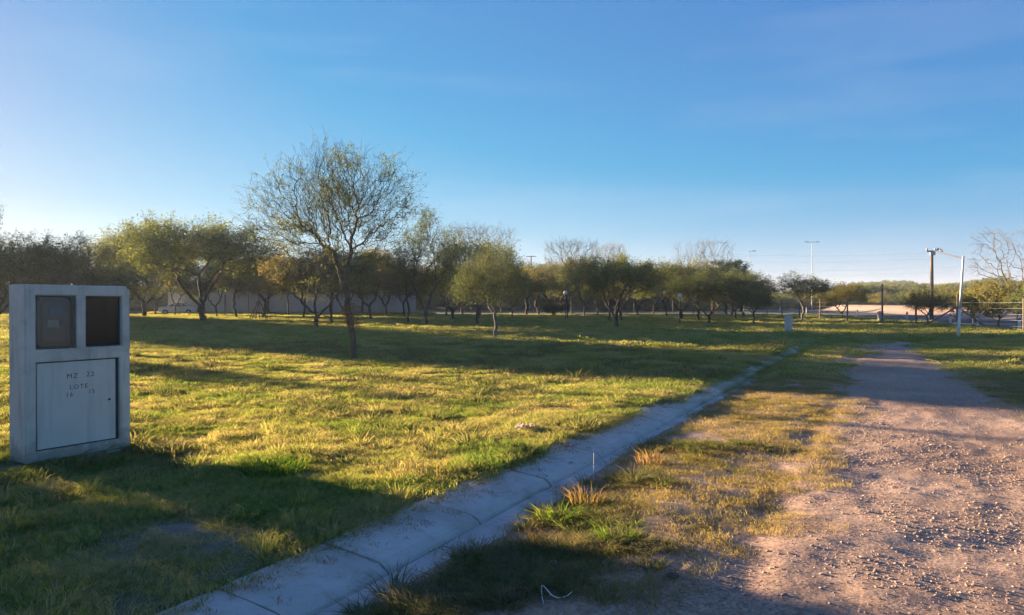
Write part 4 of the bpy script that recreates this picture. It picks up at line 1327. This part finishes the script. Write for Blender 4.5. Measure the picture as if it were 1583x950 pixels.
# tripod of leaning branches with a bicycle against it
def tripod():
    x, Y = X_at(399, 62), 62.0
    r = empty('branch_tripod', (x, Y, 0)); tag(r, 'tripod of pale leaning branches on the grass before the grey wall', 'branch pile')
    rs = random.Random(5)
    for i in range(9):
        a = i * 2 * math.pi / 9 + rs.uniform(-.3, .3)
        h = rs.uniform(1.5, 2.2)
        q = MB().tube([(math.cos(a) * .8, math.sin(a) * .6, -.03), (math.cos(a) * .35, math.sin(a) * .3, h * .55), (rs.uniform(-.12, .12), rs.uniform(-.1, .1), h)], [.035, .03, .018], 5)
        q.build('branch', M[('bark_pale', 'bark')[i % 2]], r)
    b = empty('bicycle', (x + .75, Y - .5, 0), .15); tag(b, 'dark bicycle leaning beside the pale branch tripod', 'bicycle')
    for s in (-.5, .5):
        bm = bmesh.new()
        n = 20
        rr = []
        for i in range(n):
            a = 2 * math.pi * i / n
            rr.append([bm.verts.new((s + (.33 + .02 * math.cos(q)) * math.cos(a), .02 * math.sin(q), .35 + (.33 + .02 * math.cos(q)) * math.sin(a))) for q in [j * math.pi / 3 for j in range(6)]])
        for i in range(n):
            for j in range(6):
                bm.faces.new((rr[i][j], rr[(i + 1) % n][j], rr[(i + 1) % n][(j + 1) % 6], rr[i][(j + 1) % 6]))
        me = bpy.data.meshes.new('wheel'); bm.to_mesh(me); bm.free()
        link('wheel', me, M['rubber'], b)
    q = MB().tube([(-.5, 0, .35), (-.15, 0, .85), (.35, 0, .85), (.5, 0, .35)], .018, 6).tube([(-.5, 0, .35), (0, 0, .32), (-.15, 0, .85)], .018, 6).tube([(0, 0, .32), (.35, 0, .85)], .018, 6)
    q.build('frame', M['dark_metal'], b)
    MB().tube([(.35, -.25, 1.0), (.33, 0, .98), (.35, .25, 1.0)], .014, 6).build('handlebar', M['dark_metal'], b)
    MB().box(-.28, -.04, -.07, .07, .9, .94, bevel=.012).build('saddle', M['rubber'], b)
tripod()

# pale car parked beyond the trees on the left
def car(px, Y, rz):
    r = empty('parked_car', (X_at(px, Y), Y, 0), rz)
    tag(r, 'pale grey parked car seen between trunks behind the largest dense tree', 'car')
    prof = [(-2.1, .35), (-2.12, .75), (-2.0, .92), (-1.2, 1.0), (-.55, 1.42), (.65, 1.45), (1.45, 1.05), (2.05, .95), (2.12, .6), (2.08, .35)]
    bm = bmesh.new()
    rows_ = []
    for yy, k in ((-.84, .9), (-.80, 1.0), (.80, 1.0), (.84, .9)):
        rows_.append([bm.verts.new((px_ * (1 if abs(yy) < .82 else .985), yy * (1 if z < 1.0 else .86), .35 + (z - .35) * (1 if abs(yy) < .82 else .97))) for px_, z in prof])
    for a, b_ in zip(rows_[:-1], rows_[1:]):
        for i in range(len(prof)):
            bm.faces.new((a[i], a[(i + 1) % len(prof)], b_[(i + 1) % len(prof)], b_[i]))
    bm.faces.new(rows_[0]); bm.faces.new(rows_[-1][::-1])
    bmesh.ops.recalc_face_normals(bm, faces=bm.faces[:])
    me = bpy.data.meshes.new('body'); bm.to_mesh(me); bm.free()
    link('body', me, M['car_paint'], r)
    for yy in (-.735, .735):
        MB().prism([(-1.0, 1.02), (-.5, 1.35), (0, 1.37), (0, 1.02)], yy - .02 * (1 if yy > 0 else -1) * 0, yy + (.03 if yy > 0 else -.03)).build('side_window', M['car_glass'], r)
        MB().prism([(.06, 1.02), (.06, 1.37), (.6, 1.37), (1.2, 1.04)], yy, yy + (.03 if yy > 0 else -.03)).build('side_window', M['car_glass'], r)
    for sx in (-1.3, 1.3):
        for sy in (-.78, .78):
            w = MB().tube([(sx, sy - .1, .32), (sx, sy + .1, .32)], .32, 16).build('wheel', M['rubber'], r)
            MB().tube([(sx, sy - .105, .32), (sx, sy + .105, .32)], .19, 12).build('rim', M['grey_metal'], w)
    for sy in (-.6, .6):
        MB().box(2.04, 2.13, sy - .16, sy + .16, .66, .80, bevel=.01).build('headlight', M['white_plastic'], r)
M['car_paint'] = simple('pale_car_paint', (.5, .51, .53), (.55, .56, .58), 2, .25, spec=.6)
M['car_glass'] = simple('car_glass', (.03, .035, .04), (.05, .055, .06), 2, .08, spec=.8)
car(276, 90, .2)

# ------------------------------------------------------------------ highway, bank and what stands on it
def strip(name, t0, t1, z, mat, s0=-60, s1=330, ds=3, n=4, zf=None):
    s = np.arange(s0, s1 + ds, ds); t = np.linspace(t0, t1, n)
    S, Tt = np.meshgrid(s, t, indexing='ij')
    x = HWY_P[0] + S * HWY_U[0] + Tt * HWY_N[0]; y = HWY_P[1] + S * HWY_U[1] + Tt * HWY_N[1]
    zz = (zf(x, y, Tt) if zf else 0 * x) + z
    idx = np.arange(S.size).reshape(S.shape)
    f = np.stack([idx[:-1, :-1], idx[:-1, 1:], idx[1:, 1:], idx[1:, :-1]], -1).reshape(-1, 4)[:, ::-1]
    me = mesh_np(name, np.stack([x, y, zz], -1).reshape(-1, 3), f, 4); smooth(me)
    o = link(name, me, mat); o['kind'] = 'structure'
    return o
M['asphalt'] = simple('asphalt', (.055, .055, .058), (.075, .073, .072), 3, .9, .3, .01, 'world')
M['road_paint'] = simple('road_paint', (.62, .6, .56), (.74, .72, .68), 3, .8, coord='world')
M['sand'] = simple('sandy_bank', (.34, .22, .16), (.46, .31, .22), .9, .95, .5, .05, 'world')
strip('highway', 0, 9.0, .012, M['asphalt'])
strip('road_line', .35, .5, .02, M['road_paint'], n=2)
strip('road_line', 8.5, 8.65, .02, M['road_paint'], n=2)
strip('sandy_bank', 9.3, 15.5, .05, M['sand'], n=16, zf=lambda x, y, t: (.50 + .52 * sstep(15, 85, (x - HWY_P[0]) * HWY_U[0] + (y - HWY_P[1]) * HWY_U[1])) * sstep(9.2, 14.0, t) + (fbm(x * .8, y * .8, 3, 3) - .5) * .10 - .05)
def hp(s, t, z=0.0):
    return (HWY_P[0] + s * HWY_U[0] + t * HWY_N[0], HWY_P[1] + s * HWY_U[1] + t * HWY_N[1], z)
# white marker posts along the near edge
pm = MB().box(-.07, .07, -.05, .05, -.2, .80, bevel=.01).me('post_body'); pm.materials.append(M['steel'])
ps = MB().box(-.073, .073, -.053, .053, .60, .68).me('reflector_band'); ps.materials.append(M['dark_metal'])
mk = ['nearest white marker post of the highway edge, at the right border of the view', 'white marker post just right of the leaning steel post', 'white marker post behind the foot of the leaning steel post',
      'white marker post beside the wooden utility pole', 'white marker post left of the lopped ball-shaped tree', 'white marker post behind the tall thin fence post',
      'white marker post right of the small golden tree with bowed stems', 'white marker post close behind the two-stemmed dark tree', 'farthest white marker post, above the short pillar']
for i, px in enumerate([1575, 1512, 1470, 1436, 1402, 1361, 1325, 1247, 1206]):
    # walk along the edge line until the column matches
    best = min(np.arange(-5, 120, .25), key=lambda s: abs(hp(s, -1.2)[0] / hp(s, -1.2)[1] * 1150 + 791.5 - px))
    r = empty('marker_post', hp(best, -1.2, -.02), math.atan2(HWY_U[1], HWY_U[0]))
    tag(r, mk[i], 'marker post', 'white marker posts along the highway')
    link('post_body', pm, None, r); link('reflector_band', ps, None, r)

# wire fence between the grass and the highway
def fence():
    pts = [(1700, 30), (1583, 36.5), (1480, 43.5), (1416, 46.5), (1364, 49.5), (1310, 54), (1268, 58), (1236, 66), (1209, 76), (1186, 86), (1150, 94), (1100, 98), (1040, 102), (980, 106), (920, 110), (860, 114)]
    P_ = [Vector((X_at(px, Y), Y, 0)) for px, Y in pts]
    r = empty('wire_fence', P_[2]); tag(r, 'wire fence with dark wooden posts between the grass and the highway', 'fence')
    o0 = P_[2]
    tall = {2: 1.95, 4: 2.7}
    pmesh = MB().tube([(0, 0, -.3), (0, 0, 1.0)], .06, 7).me('fence_post'); pmesh.materials.append(M['wood_pole'])
    for i, p in enumerate(P_):
        o = link('fence_post', pmesh, None, r); o.location = p - o0
        h = tall.get(i, 1.7); o.scale = (1, 1, h)
        if i == 4: o['label'] = 'taller thin post'
    # braces of the strainer post
    for dx, dy in ((-1.9, .6), (1.4, -.7)):
        MB().tube([(dx, dy, -.05), (0, 0, 1.25)], .045, 6).build('brace', M['wood_pole'], r)
    for h in (.3, .6, .9, 1.2, 1.5):
        q = MB()
        for a, b in zip(P_[:-1], P_[1:]):
            q.tube([a - o0 + Vector((0, 0, h)), (a + b) / 2 - o0 + Vector((0, 0, h - .03)), b - o0 + Vector((0, 0, h))], .006, 3, cap=False)
        q.build('wire', M['grey_metal'], r)
fence()
# concrete footing at the tall fence post
x, y = X_at(1361, 52), 52.0
o = MB().box(-.16, .16, -.14, .14, -.2, .85, bevel=.02).build('concrete_stump', M['kerb_concrete'], None, (x, y, 0)); tag(o, 'pale concrete stump beside the tall thin fence post', 'stump')

# leaning white steel post with the service cable, and the wooden pole it runs to
def service():
    bx, by = W(1481, 523)
    top = Vector((X_at(1489, by) , by, 1.5 + (467 - 397) / 1150 * by))
    b0 = Vector((bx, by, 0))
    r = empty('steel_post', b0); tag(r, 'slim white steel post leaning slightly right on the grass beside the road', 'post')
    d = top - b0
    MB().tube([(0, 0, -.2), d * .36], [.058, .055], 12).build('lower_tube', M['steel'], r, sm=True)
    MB().tube([d * .36, d], [.046, .042], 12).build('upper_tube', M['steel'], r, sm=True)
    MB().tube([d * .995, d * 1.012], [.048, .035], 12).build('cap', M['grey_metal'], r)
    px, py = X_at(1440, 57.5), 57.5
    h = 1.5 + (467 - 388) / 1150 * 57.5
    p = empty('wooden_pole', (px, py, 0)); tag(p, 'brown wooden utility pole with a small crossarm behind the lopped ball-shaped tree', 'utility pole')
    MB().tube([(0, 0, -.3), (.02, 0, h * .5), (0, 0, h)], [.15, .13, .11], 10).build('shaft', M['wood_pole'], p, sm=True)
    MB().box(-.42, .30, -.05, .05, h - .05, h + .05, bevel=.01).build('crossarm', M['wood_pole'], p)
    for q in (-.36, .25):
        MB().tube([(q, 0, h + .05), (q, 0, h + .13), (q, 0, h + .24)], [.03, .08, .04], 8).build('insulator', M['grey_metal'], p)
    MB().box(-.2, .22, -.16, -.10, h - .32, h - .02, bevel=.02).build('junction_box', M['grey_metal'], p)
    a = Vector((px, py, h + .12)); b = top + Vector((0, 0, -.05))
    pts = []
    for i in range(17):
        t = i / 16
        q = a.lerp(b, t); q.z -= .05 * math.sin(math.pi * t); pts.append(q)
    q = MB().tube([v - a for v in pts], [.032] * 17, 6)
    c = q.build('service_cable', M['dark_metal'], None, a); tag(c, 'thick dark cable strung from the wooden pole to the white steel post', 'cable')
    for t, pose in ((.30, 0), (.45, 1)):
        v = a.lerp(b, t); v.z -= .05 * math.sin(math.pi * t)
        rr = empty('bird', v + Vector((0, 0, .05)), .6 + pose); tag(rr, ['small dark bird on the cable nearest the wooden pole', 'small dark bird on the middle of the cable'][pose], 'bird', 'birds on the cable')
        bm = bmesh.new()
        sk = [((-.20, 0, .02), .012), ((-.10, 0, .06), .035), ((0, 0, .10), .07), ((.08, 0, .15), .055), ((.12, 0, .20), .042), ((.16, 0, .20), .018), ((.20, 0, .195), .006)]
        q = MB().tube([s[0] for s in sk], [s[1] for s in sk], 8)
        q.build('body', M['dark_metal'], rr, sm=True)
        for yy in (-.02, .02):
            MB().tube([(0.0, yy, -.01), (.0, yy, .05)], .006, 4).build('leg', M['dark_metal'], rr)
service()

# highway lamp posts
def lamp(px, Y, top, double, label):
    h = 1.5 + (467 - top) / 1150 * Y
    r = empty('street_lamp', (X_at(px, Y), Y, 0)); tag(r, label, 'street lamp')
    MB().tube([(0, 0, -.3), (0, 0, h - .1)], [.10, .055], 10).build('pole', M['grey_metal'], r)
    arms = (-1, 1) if double else (1,)
    for s in arms:
        MB().tube([(0, 0, h - .15), (s * .4, 0, h + .02), (s * 1.0, 0, h + .05)], [.05, .045, .04], 8).build('arm', M['grey_metal'], r)
        MB().box(min(s * .7, s * 1.5), max(s * .7, s * 1.5), -.14, .14, h - .03, h + .10, bevel=.04).build('lamp_head', M['dark_metal'], r)
lamp(1157, 150, 388, False, 'single-armed highway lamp post rising behind the dark evergreen')
lamp(1255, 150, 374, True, 'tall double-armed highway lamp post behind the dark two-stemmed tree')

# globe lamps in the grove
for px, Y, top, lb in ((1051, 50, 453, 'white globe lamp on a dark pole before the many-stemmed tree'), (874, 60, 449, 'white globe lamp on a dark pole beside the golden-topped trees')):
    h = 1.5 + (467 - top) / 1150 * Y
    r = empty('globe_lamp', (X_at(px, Y), Y, 0)); tag(r, lb, 'garden lamp', 'globe lamps in the grove')
    MB().tube([(0, 0, -.1), (0, 0, h - .3)], .035, 8).build('pole', M['dark_metal'], r)
    MB().ball((0, 0, h - .16), .16, 2).build('globe', M['white_plastic'], r, sm=True)
    MB().tube([(0, 0, h - .33), (0, 0, h - .28)], [.05, .08], 8).build('collar', M['dark_metal'], r)

# power line crossing behind the grove
def power():
    L_ = [(700, 118, 6.6), (821, 120, 8.9), (921, 122, 8.9), (1150, 128, 9.6), (1420, 138, 10.6), (1720, 150, 12.0)]
    tops = []
    for i, (px, Y, h) in enumerate(L_):
        tops.append(Vector((X_at(px, Y), Y, h)))
        if i in (1, 2):
            r = empty('power_pole', (X_at(px, Y), Y, 0)); tag(r, ['T-shaped power pole in the gap right of the middle olive tree', 'T-shaped power pole before the leafless trees'][i - 1], 'power pole', 'power poles behind the grove')
            MB().tube([(0, 0, -.3), (0, 0, h + .1)], [.11, .08], 8).build('shaft', M['wood_pole'], r)
            MB().box(-.8, .8, -.05, .05, h - .05, h + .05).build('crossarm', M['wood_pole'], r)
    for k, (dz, lb) in enumerate(((0, 'topmost thin power line across the sky right of the grove'), (-1.1, 'second thin power line across the sky right of the grove'), (-2.6, 'third thin power line across the sky right of the grove'), (-3.6, 'lowest thin power line just above the far wood'))):
        q = MB()
        for a, b in zip(tops[1:-1], tops[2:]):
            pts = []
            for i in range(13):
                t = i / 12
                v = a.lerp(b, t); v.z += dz - .9 * 4 * t * (1 - t) * .35; pts.append(v - tops[1])
            q.tube(pts, .010, 3, cap=False)
        o = q.build('power_line', M['grey_metal'], None, tops[1]); tag(o, lb, 'power line', 'power lines')
power()

# tall pole beyond the left edge: its thin shadow falls across the road
sx, sy = (5.2 - .7986 * 37, 8.4 + .6018 * 37)
r = empty('utility_pole', (sx, sy, 0)); tag(r, 'utility pole beyond the left edge of the view', 'utility pole')
MB().tube([(0, 0, -.3), (0, 0, 8.2)], [.13, .09], 8).build('shaft', M['wood_pole'], r)

# ------------------------------------------------------------------ wooded hills
def hill_z(x, y):
    r = np.sqrt(x * x + y * y)
    px = x / np.maximum(y, 1) * 1150 + 791.5
    right = .30 + .70 * sstep(1050, 1250, px)
    amp = (6.3 + 5.0 * (fbm(px / 90.0, 0 * px + 3.1, 77, 3) - .5)) * right
    t = hwy_t(x, y)
    base = .45 + .45 * sstep(980, 1130, px)
    base = np.where((px > 1000) & (t < 15.3), -.5, base)
    return base + amp * sstep(150, 420, r) * sstep(14, 80, np.where(px > 1150, t, 100))
def hills():
    a = np.linspace(R(-62), R(62), 180); r = np.concatenate([np.linspace(140, 460, 60), np.linspace(500, 1400, 12)])
    A_, R__ = np.meshgrid(a, r, indexing='ij')
    x = R__ * np.sin(A_); y = R__ * np.cos(A_)
    z = hill_z(x, y) - 1.5 * (1 - sstep(138, 150, R__))
    idx = np.arange(A_.size).reshape(A_.shape)
    f = np.stack([idx[:-1, :-1], idx[:-1, 1:], idx[1:, 1:], idx[1:, :-1]], -1).reshape(-1, 4)
    me = mesh_np('hills', np.stack([x, y, z], -1).reshape(-1, 3), f, 4); smooth(me)
    o = link('hills', me, M['hill_soil']); o['kind'] = 'structure'
M['hill_soil'] = simple('hill_soil', (.05, .085, .02), (.10, .115, .035), .05, .95, coord='world')
hills()
def crown_src(key, mat):
    me = PROTO[key]['crown'].copy(); me.materials.clear(); me.materials.append(M[mat])
    return bpy.data.objects.new('wood_crown', me)
wood = [crown_src('bush', 'leaf_olive'), crown_src('bush2', 'leaf_gold'), crown_src('bush', 'leaf_dark'), crown_src('bush2', 'leaf_olive'), crown_src('bush', 'leaf_brown')]
n = 5200
a = RNG.uniform(R(-45), R(45), n); r = np.where(np.tan(a) * 1150 + 791.5 < 1120, 122, 165) + 300 * RNG.uniform(0, 1, n) ** 1.1
x = r * np.sin(a); y = r * np.cos(a)
s = RNG.uniform(.8, 1.45, n)
scatter('far_wood', np.stack([x, y, hill_z(x, y) - .4], -1), np.stack([0 * x, 0 * x, RNG.uniform(0, 6.28, n)], -1), np.stack([s * 1.15, s * 1.15, s * RNG.uniform(.7, 1.1, n)], -1), RNG.integers(0, 5, n), wood,
        'dense scrub woodland covering the low hills along the horizon', 'woodland')

# the strip of single trees along the top of the sandy bank
rs = random.Random(21)
mats = ['leaf_olive', 'leaf_gold', 'leaf_dark', 'leaf_olive', 'leaf_brown', 'leaf_gold', 'leaf_olive']
special = {}
i = 0
s = -22.0
while s < 200:
    t = 17 + rs.uniform(-.8, 2.5)
    x, y, _ = hp(s, t)
    px = x / y * 1150 + 791.5
    T('roadside_tree', ('bush', 'bush2')[i % 2], px, y, 0, 0, mats[rs.randrange(7)], 'bushy tree in the row along the top of the sandy highway bank', group='trees along the sandy bank', hm=1.1 + rs.uniform(9, 22) / 1150 * y - .1 * float(sstep(15, 85, s)), wm=rs.uniform(2.6, 4.4), z=.42 + .50 * float(sstep(15, 85, s)))
    s += rs.uniform(2.4, 3.6) * (1 + max(0, s) / 90); i += 1
s = -22.0
while s < 200:
    t = 24 + rs.uniform(-1, 4)
    x, y, _ = hp(s, t)
    px = x / y * 1150 + 791.5
    T('roadside_tree', ('bush2', 'bush')[i % 2], px, y, 0, 0, mats[rs.randrange(7)], 'bushy tree behind the first row above the sandy highway bank', group='trees behind the bank row', hm=1.0 + rs.uniform(17, 27) / 1150 * y - .1 * float(sstep(15, 85, s)), wm=rs.uniform(3.5, 5.5), z=.45 + .50 * float(sstep(15, 85, s)))
    s += rs.uniform(3.4, 4.6) * (1 + max(0, s) / 90); i += 1

# ------------------------------------------------------------------ small things on the ground
def plastic_bag():
    x, y = W(815, 670, .05)
    z = float(height(x, y)) + .03
    rs = random.Random(9)
    bm = bmesh.new()
    n, m_ = 14, 9
    g = []
    for i in range(n):
        row = []
        for j in range(m_):
            u = i / (n - 1) - .5; v = j / (m_ - 1) - .5
            px = u * .24 + .01 * math.sin(v * 14); py = v * .13 + .012 * math.sin(u * 21)
            pz = .035 * abs(math.sin(u * 9 + v * 5)) + .045 * math.exp(-((u + .28) / .10) ** 2) + .035 * math.exp(-((u - .2) / .12) ** 2) + rs.uniform(0, .012)
            row.append(bm.verts.new((px, py, pz)))
        g.append(row)
    for i in range(n - 1):
        for j in range(m_ - 1):
            if rs.random() < .06: continue
            bm.faces.new((g[i][j], g[i + 1][j], g[i + 1][j + 1], g[i][j + 1]))
    me = bpy.data.meshes.new('plastic_bag'); bm.to_mesh(me); bm.free(); smooth(me)
    o = link('plastic_bag', me, M['bag'], None, (x, y, z), (0, 0, .3)); tag(o, 'crumpled pinkish-white plastic bag lying in the sunlit grass near the kerb', 'plastic bag')
def bagmat():
    m, nt, out = newmat('bag_film')
    d = N(nt, 'ShaderNodeBsdfDiffuse'); d.inputs[0].default_value = (.62, .48, .42, 1)
    t = N(nt, 'ShaderNodeBsdfTranslucent'); t.inputs[0].default_value = (.75, .55, .45, 1)
    mx = N(nt, 'ShaderNodeMixShader'); mx.inputs[0].default_value = .5
    nt.links.new(d.outputs[0], mx.inputs[1]); nt.links.new(t.outputs[0], mx.inputs[2]); nt.links.new(mx.outputs[0], out.inputs[0])
    return m
M['bag'] = bagmat()
plastic_bag()

def gz(x, y): return float(height(x, y))
def ground_wire(pxs, name, label, cat, rad, mat, lift=None):
    pts = []
    for i, (px, py) in enumerate(pxs):
        x, y = W(px, py, -.03)
        pts.append(Vector((x, y, gz(x, y) + .012 + (lift[i] if lift else 0))))
    o0 = pts[0].copy()
    # smooth curve through the points
    out = []
    for i in range(len(pts) - 1):
        p0 = pts[max(i - 1, 0)]; p1 = pts[i]; p2 = pts[i + 1]; p3 = pts[min(i + 2, len(pts) - 1)]
        for k in range(5):
            t = k / 5
            out.append(.5 * ((2 * p1) + (p2 - p0) * t + (2 * p0 - 5 * p1 + 4 * p2 - p3) * t * t + (3 * p1 - p0 - 3 * p2 + p3) * t ** 3) - o0)
    out.append(pts[-1] - o0)
    o = MB().tube(out, rad, 6).build(name, mat, None, o0, sm=True); tag(o, label, cat)
ground_wire([(841, 948), (838, 937), (838, 927), (845, 932), (853, 939), (864, 941), (876, 939), (884, 935)], 'wire_scrap', 'curly white wire scrap on the dirt at the bottom of the view', 'wire', .003, M['twine'], [0, .01, .035, .03, .02, .01, .01, .02])
ground_wire([(917, 738), (918, 736), (918, 733)], 'plastic_thread', 'thin upright plastic thread caught on the kerb edge', 'thread', .0022, M['twine'], [0, .09, .20])
ground_wire([(88, 796), (100, 785), (112, 776), (127, 772)], 'dry_stalk', 'pale bent dry stalk lying on the bare patch before the cabinet', 'stalk', .0035, M['straw'], [.005, .02, .03, .03])
ground_wire([(101, 812), (108, 806), (113, 802)], 'dry_stalk', 'short dry stalk just in front of the longer bent stalk', 'stalk', .003, M['straw'], [.005, .01, .015])
def scrap(px, py, r, name, label, cat, mat, seed=1):
    x, y = W(px, py, -.03)
    rs = random.Random(seed)
    q = MB().ball((0, 0, 0), r, 2, (1.2, .9, .55))
    for v in q.bm.verts: v.co *= rs.uniform(.75, 1.2)
    o = q.build(name, mat, None, (x, y, gz(x, y) + r * .45)); tag(o, label, cat)
scrap(856, 873, .020, 'paper_scrap', 'small white paper scrap among the dark gutter weeds', 'paper scrap', M['white_plastic'])
scrap(120, 819, .014, 'pale_stone', 'small white stone on the bare patch before the cabinet', 'stone', M['white_plastic'], 2)
scrap(49, 934, .022, 'pale_stone', 'largest pale stone at the lower left corner', 'stone', M['kerb_concrete'], 3)
scrap(75, 923, .012, 'pale_stone', 'tiny pale stone right of the largest lower-left stone', 'stone', M['kerb_concrete'], 4)
scrap(1040, 905, .028, 'dark_stone', 'dark brown stone on the road at the bottom of the view', 'stone', M['bark'], 5)

def tuft(px, py, n, r, h0, h1, w, lean, mat, label, cat='grass tuft', zs=1):
    x, y = W(px, py, -.02)
    me = blades(n, r, h0, h1, w, lean, px, disc=False); me.name = 'grass_tuft'
    me.materials.append(M[mat])
    o = bpy.data.objects.new('grass_tuft', me); col.objects.link(o); o.location = (x, y, gz(x, y))
    tag(o, label, cat)
tuft(420, 740, 420, .27, .05, .16, .011, 1.2, 'grass_green', 'bright green leafy clump glowing in the sun on the lawn')
tuft(833, 838, 90, .05, .05, .12, .006, .9, 'leaf_dry', 'small rust-coloured dried tuft among the gutter weeds')
tuft(906, 778, 110, .12, .10, .20, .005, .8, 'straw', 'tuft of dry straw-coloured stalks beside the kerb')
tuft(1006, 715, 120, .12, .08, .17, .005, .8, 'straw', 'sunlit straw tuft further along the kerb')
tuft(950, 838, 120, .11, .06, .15, .008, 1.0, 'grass_green', 'dark green grass tuft at the border of the bare dirt')
tuft(865, 800, 160, .13, .06, .15, .010, 1.1, 'grass_green', 'broad-bladed green tuft next to the dry stalks by the gutter')
tuft(22, 748, 90, .09, .05, .13, .008, .9, 'grass_green', 'small light green tuft at the near foot of the cabinet')
tuft(612, 765, 16, .22, .14, .26, .0035, .5, 'straw', 'tall dry stalks standing in the lawn above the kerb')
tuft(668, 752, 18, .20, .14, .24, .0035, .5, 'straw', 'tall dry stalks right of the others above the kerb')

# ------------------------------------------------------------------ evening air
def haze():
    b = MB().box(-2600, 2600, -2600, 2600, -3.5, 27)
    m, nt, out = newmat('evening_haze')
    v = N(nt, 'ShaderNodeVolumePrincipled')
    v.inputs['Color'].default_value = (.72, .86, 1.0, 1)
    v.inputs['Density'].default_value = .0004
    v.inputs['Anisotropy'].default_value = .25
    nt.links.new(v.outputs[0], out.inputs['Volume'])
    o = b.build('haze', m); o['kind'] = 'stuff'; tag(o, 'thin warm evening haze lying over the lawn and the far trees', 'haze')
haze()
